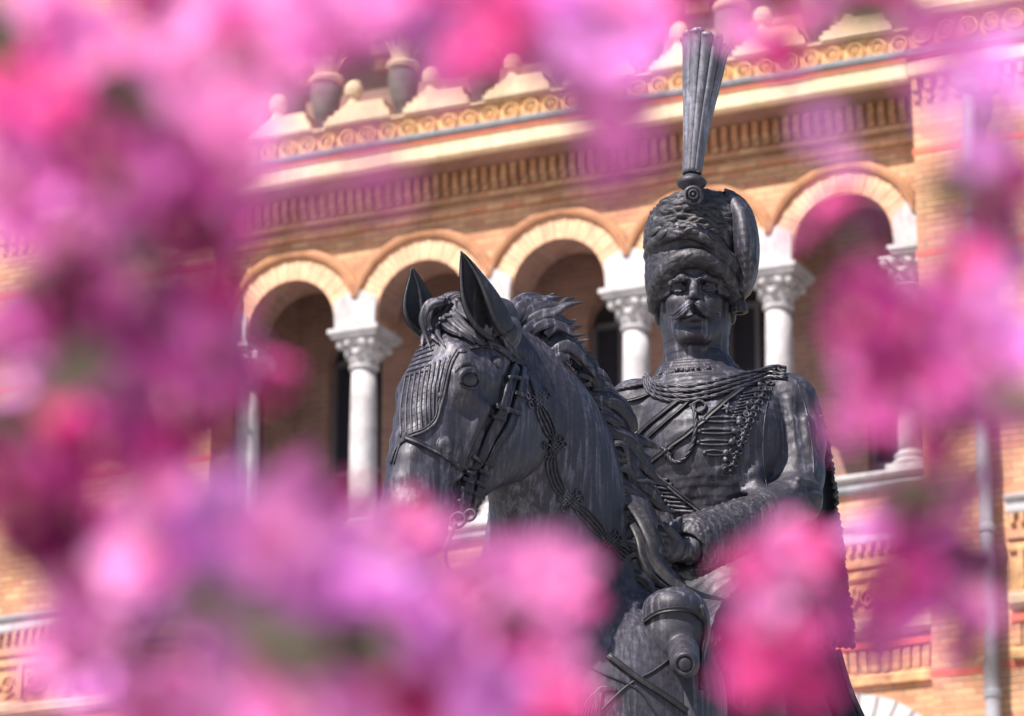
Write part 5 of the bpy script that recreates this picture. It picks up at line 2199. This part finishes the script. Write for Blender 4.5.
def cloud(x0, y0, x1, y1, n, d0, d1, r0, r1, tints):
    """n blossoms spread evenly at random over a box of the view"""
    pts = []
    for k in range(n):
        best = None
        for _ in range(12):
            p = (FR.uniform(x0, x1), FR.uniform(y0, y1))
            dd = min([((p[0] - q[0]) ** 2 + (p[1] - q[1]) ** 2) for q in pts] or [1e9])
            if best is None or dd > best[0]:
                best = (dd, p)
        pts.append(best[1])
    return [(x, y, FR.uniform(d0, d1), FR.uniform(r0, r1), FR.choice(tints)) for x, y in pts]


# lower left mass
spray('wide mass of pale pink and lilac blossom filling the lower left corner', (-.30, .95),
      [(-160, 760, .92), (0, 720, .92), (120, 650, .92), (230, 590, .94), (330, 560, .96)],
      cloud(85, 540, 430, 735, 34, .84, 1.0, 13, 18, ['pale', 'pale', 'lilac', 'pale', 'lilac', 'pale']) +
      [(225, 500, .95, 17, 'lilac'), (290, 520, .93, 17, 'pale'), (160, 510, .9, 16, 'pale'), (110, 545, .88, 16, 'pale'), (340, 540, .97, 15, 'lilac'), (370, 590, .94, 17, 'lilac'),
       (90, 590, .86, 15, 'pale'), (190, 560, .92, 17, 'pale'), (260, 575, .9, 17, 'lilac'), (150, 560, .84, 16, 'pale'), (210, 530, .84, 15, 'lilac'), (270, 540, .84, 15, 'pale'), (330, 590, .85, 15, 'lilac'), (395, 530, 1.0, 9, 'hot'), (410, 512, 1.02, 8, 'hot'), (350, 500, .98, 10, 'deep'), (398, 550, .97, 11, 'hot'), (425, 540, 1.0, 9, 'pale'), (380, 530, .98, 11, 'lilac'), (60, 650, .86, 12, 'pale'), (300, 470, 1.0, 9, 'pale'), (190, 500, .95, 13, 'pale')],
      [(215, 625, .80, 30, .5), (330, 660, .82, 30, 2.2), (235, 600, .81, 24, 4)])
spray('dark shaded magenta sprig along the left edge below the middle', (-.34, 1.0),  # shaded look comes from deep petals, painted into their colour
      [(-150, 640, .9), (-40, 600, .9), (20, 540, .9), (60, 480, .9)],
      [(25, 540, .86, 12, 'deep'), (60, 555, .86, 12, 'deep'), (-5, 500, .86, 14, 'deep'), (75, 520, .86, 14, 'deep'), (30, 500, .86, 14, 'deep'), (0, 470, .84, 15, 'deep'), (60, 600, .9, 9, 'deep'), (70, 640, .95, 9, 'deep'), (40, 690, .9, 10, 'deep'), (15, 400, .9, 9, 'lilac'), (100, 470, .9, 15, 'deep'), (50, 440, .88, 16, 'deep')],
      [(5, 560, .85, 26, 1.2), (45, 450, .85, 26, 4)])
# bottom centre
spray('bright pink blossom cluster at the bottom centre hiding the chest of the horse', (-.27, .88),
      [(-120, 860, .95), (200, 800, .95), (400, 770, .95), (500, 680, .95), (545, 600, .95)],
      cloud(430, 575, 560, 730, 12, .88, 1.0, 11, 15, ['pale', 'lilac', 'pale', 'hot']) +
      [(500, 580, .95, 15, 'pale'), (545, 585, .95, 14, 'pale'), (455, 600, .93, 15, 'pale'), (430, 625, .95, 13, 'lilac'), (585, 572, 1.0, 7, 'hot'), (550, 630, .95, 13, 'pale'), (570, 610, .97, 11, 'hot'), (520, 640, .92, 15, 'hot'), (450, 660, .9, 16, 'pale'), (480, 700, .9, 17, 'lilac'),
       (540, 695, .92, 15, 'pale'), (420, 710, .9, 15, 'hot'), (560, 665, .98, 9, 'lilac'), (530, 560, .97, 9, 'hot'), (475, 562, .97, 9, 'pale'), (390, 690, .9, 15, 'hot')],
      [(490, 610, .9, 22, .6), (400, 650, .84, 26, 2.5)])
# in front of the rider's thigh
spray('hot pink blossom cluster in front of the forearm and thigh of the rider', (.30, .9),
      [(1100, 860, .95), (900, 800, .96), (800, 740, .97), (780, 640, .98), (790, 560, .98)],
      cloud(745, 545, 825, 710, 11, .92, 1.0, 9, 13, ['hot', 'pale', 'mauve', 'pale', 'hot']) +
      [(795, 550, .99, 12, 'hot'), (765, 590, .98, 11, 'hot'), (815, 600, .98, 11, 'mauve'), (785, 535, .99, 8, 'pale'), (760, 640, .97, 10, 'hot'), (800, 650, .97, 10, 'mauve'), (745, 685, .96, 10, 'hot'), (790, 580, .97, 9, 'pale'), (825, 555, 1.0, 7, 'hot')],
      [(790, 610, .95, 20, 4.6)])
# left middle
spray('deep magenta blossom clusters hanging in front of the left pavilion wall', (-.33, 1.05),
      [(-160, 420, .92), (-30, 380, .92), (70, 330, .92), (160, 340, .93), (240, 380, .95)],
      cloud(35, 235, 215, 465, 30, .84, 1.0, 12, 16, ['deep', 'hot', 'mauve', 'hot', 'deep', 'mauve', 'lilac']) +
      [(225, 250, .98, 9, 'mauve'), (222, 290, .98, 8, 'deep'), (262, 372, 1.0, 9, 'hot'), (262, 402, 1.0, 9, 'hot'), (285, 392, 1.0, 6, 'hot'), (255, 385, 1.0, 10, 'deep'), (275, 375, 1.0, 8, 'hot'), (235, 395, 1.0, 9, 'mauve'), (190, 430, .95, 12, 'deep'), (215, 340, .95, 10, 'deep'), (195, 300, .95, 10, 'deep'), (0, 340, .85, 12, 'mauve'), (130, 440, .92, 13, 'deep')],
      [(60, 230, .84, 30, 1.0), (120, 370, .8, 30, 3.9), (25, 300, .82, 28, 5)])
# top left
spray('pink and lilac blossom mass filling the top left corner', (-.36, .98),
      [(-150, 60, .9), (-20, 90, .9), (80, 110, .9), (170, 130, .91), (230, 180, .93)],
      cloud(-10, -10, 235, 250, 34, .78, .95, 12, 17, ['mauve', 'lilac', 'pale', 'hot', 'deep', 'mauve']) +
      [(118, 128, .9, 15, 'lilac'), (90, 150, .88, 13, 'pale'), (40, 130, .88, 12, 'hot'), (190, 200, .92, 12, 'hot'), (125, 245, .9, 12, 'mauve'), (165, 245, .9, 13, 'deep'), (25, 20, .9, 14, 'pale'), (200, 250, .95, 9, 'mauve'), (20, 200, .9, 13, 'mauve'), (60, 250, .88, 13, 'mauve')],
      [(80, 205, .8, 32, .8), (170, 90, .8, 30, 2.8), (30, 60, .8, 30, 4)])
# top centre
spray('row of magenta and mauve blossoms along the top edge left of the plume', (-.32, .86),
      [(150, -60, .9), (260, -10, .9), (380, 15, .9), (520, 0, .9), (640, 20, .92)],
      cloud(225, -25, 650, 60, 22, .74, .92, 11, 15, ['mauve', 'lilac', 'hot', 'mauve', 'pale']) +
      [(245, 75, .92, 14, 'hot'), (265, 110, .92, 8, 'deep'), (350, 55, .92, 10, 'hot'), (480, 75, .85, 10, 'deep'), (610, 70, .84, 10, 'lilac'), (640, 110, .84, 8, 'mauve'), (600, 130, .84, 7, 'mauve'), (570, 30, .84, 11, 'lilac'), (535, 60, .84, 9, 'mauve'), (655, 30, .86, 9, 'lilac'), (420, 30, .84, 12, 'lilac'), (455, 70, .86, 8, 'mauve'), (600, 150, .86, 7, 'mauve'), (640, 160, .86, 7.5, 'mauve'), (575, 105, .86, 8, 'mauve'), (622, 195, .86, 4.5, 'mauve'), (250, 205, .55, 5, 'mauve'), (320, 200, .55, 5, 'mauve'), (390, 190, .55, 5, 'mauve'), (360, 140, .55, 4.5, 'mauve'), (290, 150, .55, 4, 'lilac'), (600, 95, .62, 7.5, 'mauve'), (620, 150, .62, 7, 'mauve'), (575, 60, .8, 10, 'lilac'), (640, 60, .8, 10, 'lilac'), (600, 175, .7, 5, 'mauve'), (370, 160, .62, 4.5, 'mauve'), (440, 95, .62, 5, 'mauve')],
      [(480, 50, .8, 26, 1.4), (215, 50, .8, 26, .4)])
# top right
spray('hot pink blossoms at the top edge right of the plume', (.32, .9),
      [(1010, -80, .9), (940, -40, .9), (860, 0, .92), (780, 30, .95)],
      [(775, 60, .97, 11, 'hot'), (745, 35, .97, 9, 'pale'), (800, 30, .97, 11, 'hot'), (790, 85, .97, 7, 'pale'), (840, 10, .9, 11, 'mauve'), (880, 0, .9, 11, 'hot'), (920, 20, .88, 10, 'mauve'), (690, -8, .9, 9, 'deep'), (740, -5, .9, 10, 'mauve'), (650, -10, .9, 10, 'lilac'), (820, 130, .62, 5, 'lilac')],
      [(905, 10, .85, 22, 2.6)])
spray('soft lilac blossoms veiling the upper right corner', (.36, .98),
      [(1180, 40, .85), (1090, 70, .85), (1010, 90, .85), (960, 80, .85)],
      [(950, 60, .85, 9, 'mauve'), (1000, 60, .85, 11, 'lilac'), (1000, 190, .88, 9, 'deep'), (965, 170, .88, 8, 'mauve'), (1015, 260, .88, 9, 'mauve'), (985, 70, .72, 9, 'lilac'), (1015, 100, .70, 9, 'lilac'), (950, 110, .66, 7, 'lilac'), (985, 215, .88, 9, 'deep'), (1015, 225, .88, 10, 'mauve'), (955, 240, .9, 7, 'mauve'), (1010, 20, .75, 8, 'mauve'), (960, 30, .72, 8, 'mauve'), (1020, 180, .8, 10, 'deep'), (1005, 290, .68, 7, 'lilac'), (930, 75, .66, 7, 'mauve'), (1015, 330, .68, 7, 'lilac'), (985, 150, .7, 7, 'lilac')],
      [(1015, 150, .8, 26, 1.2), (1000, 175, .82, 22, 3)])
# right middle
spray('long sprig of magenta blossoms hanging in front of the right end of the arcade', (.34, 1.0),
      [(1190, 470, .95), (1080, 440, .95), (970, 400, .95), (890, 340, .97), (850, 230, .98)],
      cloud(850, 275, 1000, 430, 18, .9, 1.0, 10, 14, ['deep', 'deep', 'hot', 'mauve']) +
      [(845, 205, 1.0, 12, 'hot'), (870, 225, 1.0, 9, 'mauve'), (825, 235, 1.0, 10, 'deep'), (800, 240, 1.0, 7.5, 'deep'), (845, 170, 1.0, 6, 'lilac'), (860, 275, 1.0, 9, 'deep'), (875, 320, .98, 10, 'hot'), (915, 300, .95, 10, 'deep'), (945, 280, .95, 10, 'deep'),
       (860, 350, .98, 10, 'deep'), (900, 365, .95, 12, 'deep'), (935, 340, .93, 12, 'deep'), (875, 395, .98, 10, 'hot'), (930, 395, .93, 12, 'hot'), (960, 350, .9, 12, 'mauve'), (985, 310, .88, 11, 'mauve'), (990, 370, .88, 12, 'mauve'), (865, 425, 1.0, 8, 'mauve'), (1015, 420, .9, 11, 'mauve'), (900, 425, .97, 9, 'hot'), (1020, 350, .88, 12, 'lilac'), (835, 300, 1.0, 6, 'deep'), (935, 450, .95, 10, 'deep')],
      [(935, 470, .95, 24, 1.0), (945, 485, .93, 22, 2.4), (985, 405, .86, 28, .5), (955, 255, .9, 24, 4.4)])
# right lower
spray('magenta blossoms in front of the lower friezes at the right', (.38, 1.1),
      [(1200, 640, .95), (1090, 610, .95), (1000, 580, .95), (930, 550, .97), (880, 530, .98)],
      cloud(880, 500, 975, 640, 10, .92, 1.0, 10, 13, ['mauve', 'hot', 'mauve', 'deep', 'lilac']) +
      [(985, 560, .97, 9, 'mauve'), (985, 620, .97, 8, 'mauve'), (990, 480, .95, 9, 'mauve'), (925, 530, .97, 11, 'mauve'), (945, 570, .97, 11, 'mauve'), (905, 560, .97, 10, 'hot'), (870, 535, .98, 9, 'lilac'), (895, 510, .98, 8, 'lilac'), (960, 610, .96, 11, 'mauve'), (935, 600, .97, 9, 'lilac'), (970, 650, .97, 8, 'deep'), (950, 660, .97, 6, 'mauve'), (965, 520, .95, 8, 'deep'), (930, 490, .95, 8, 'mauve'), (840, 545, 1.0, 6, 'mauve')],
      [(968, 675, .95, 18, 5.6)])
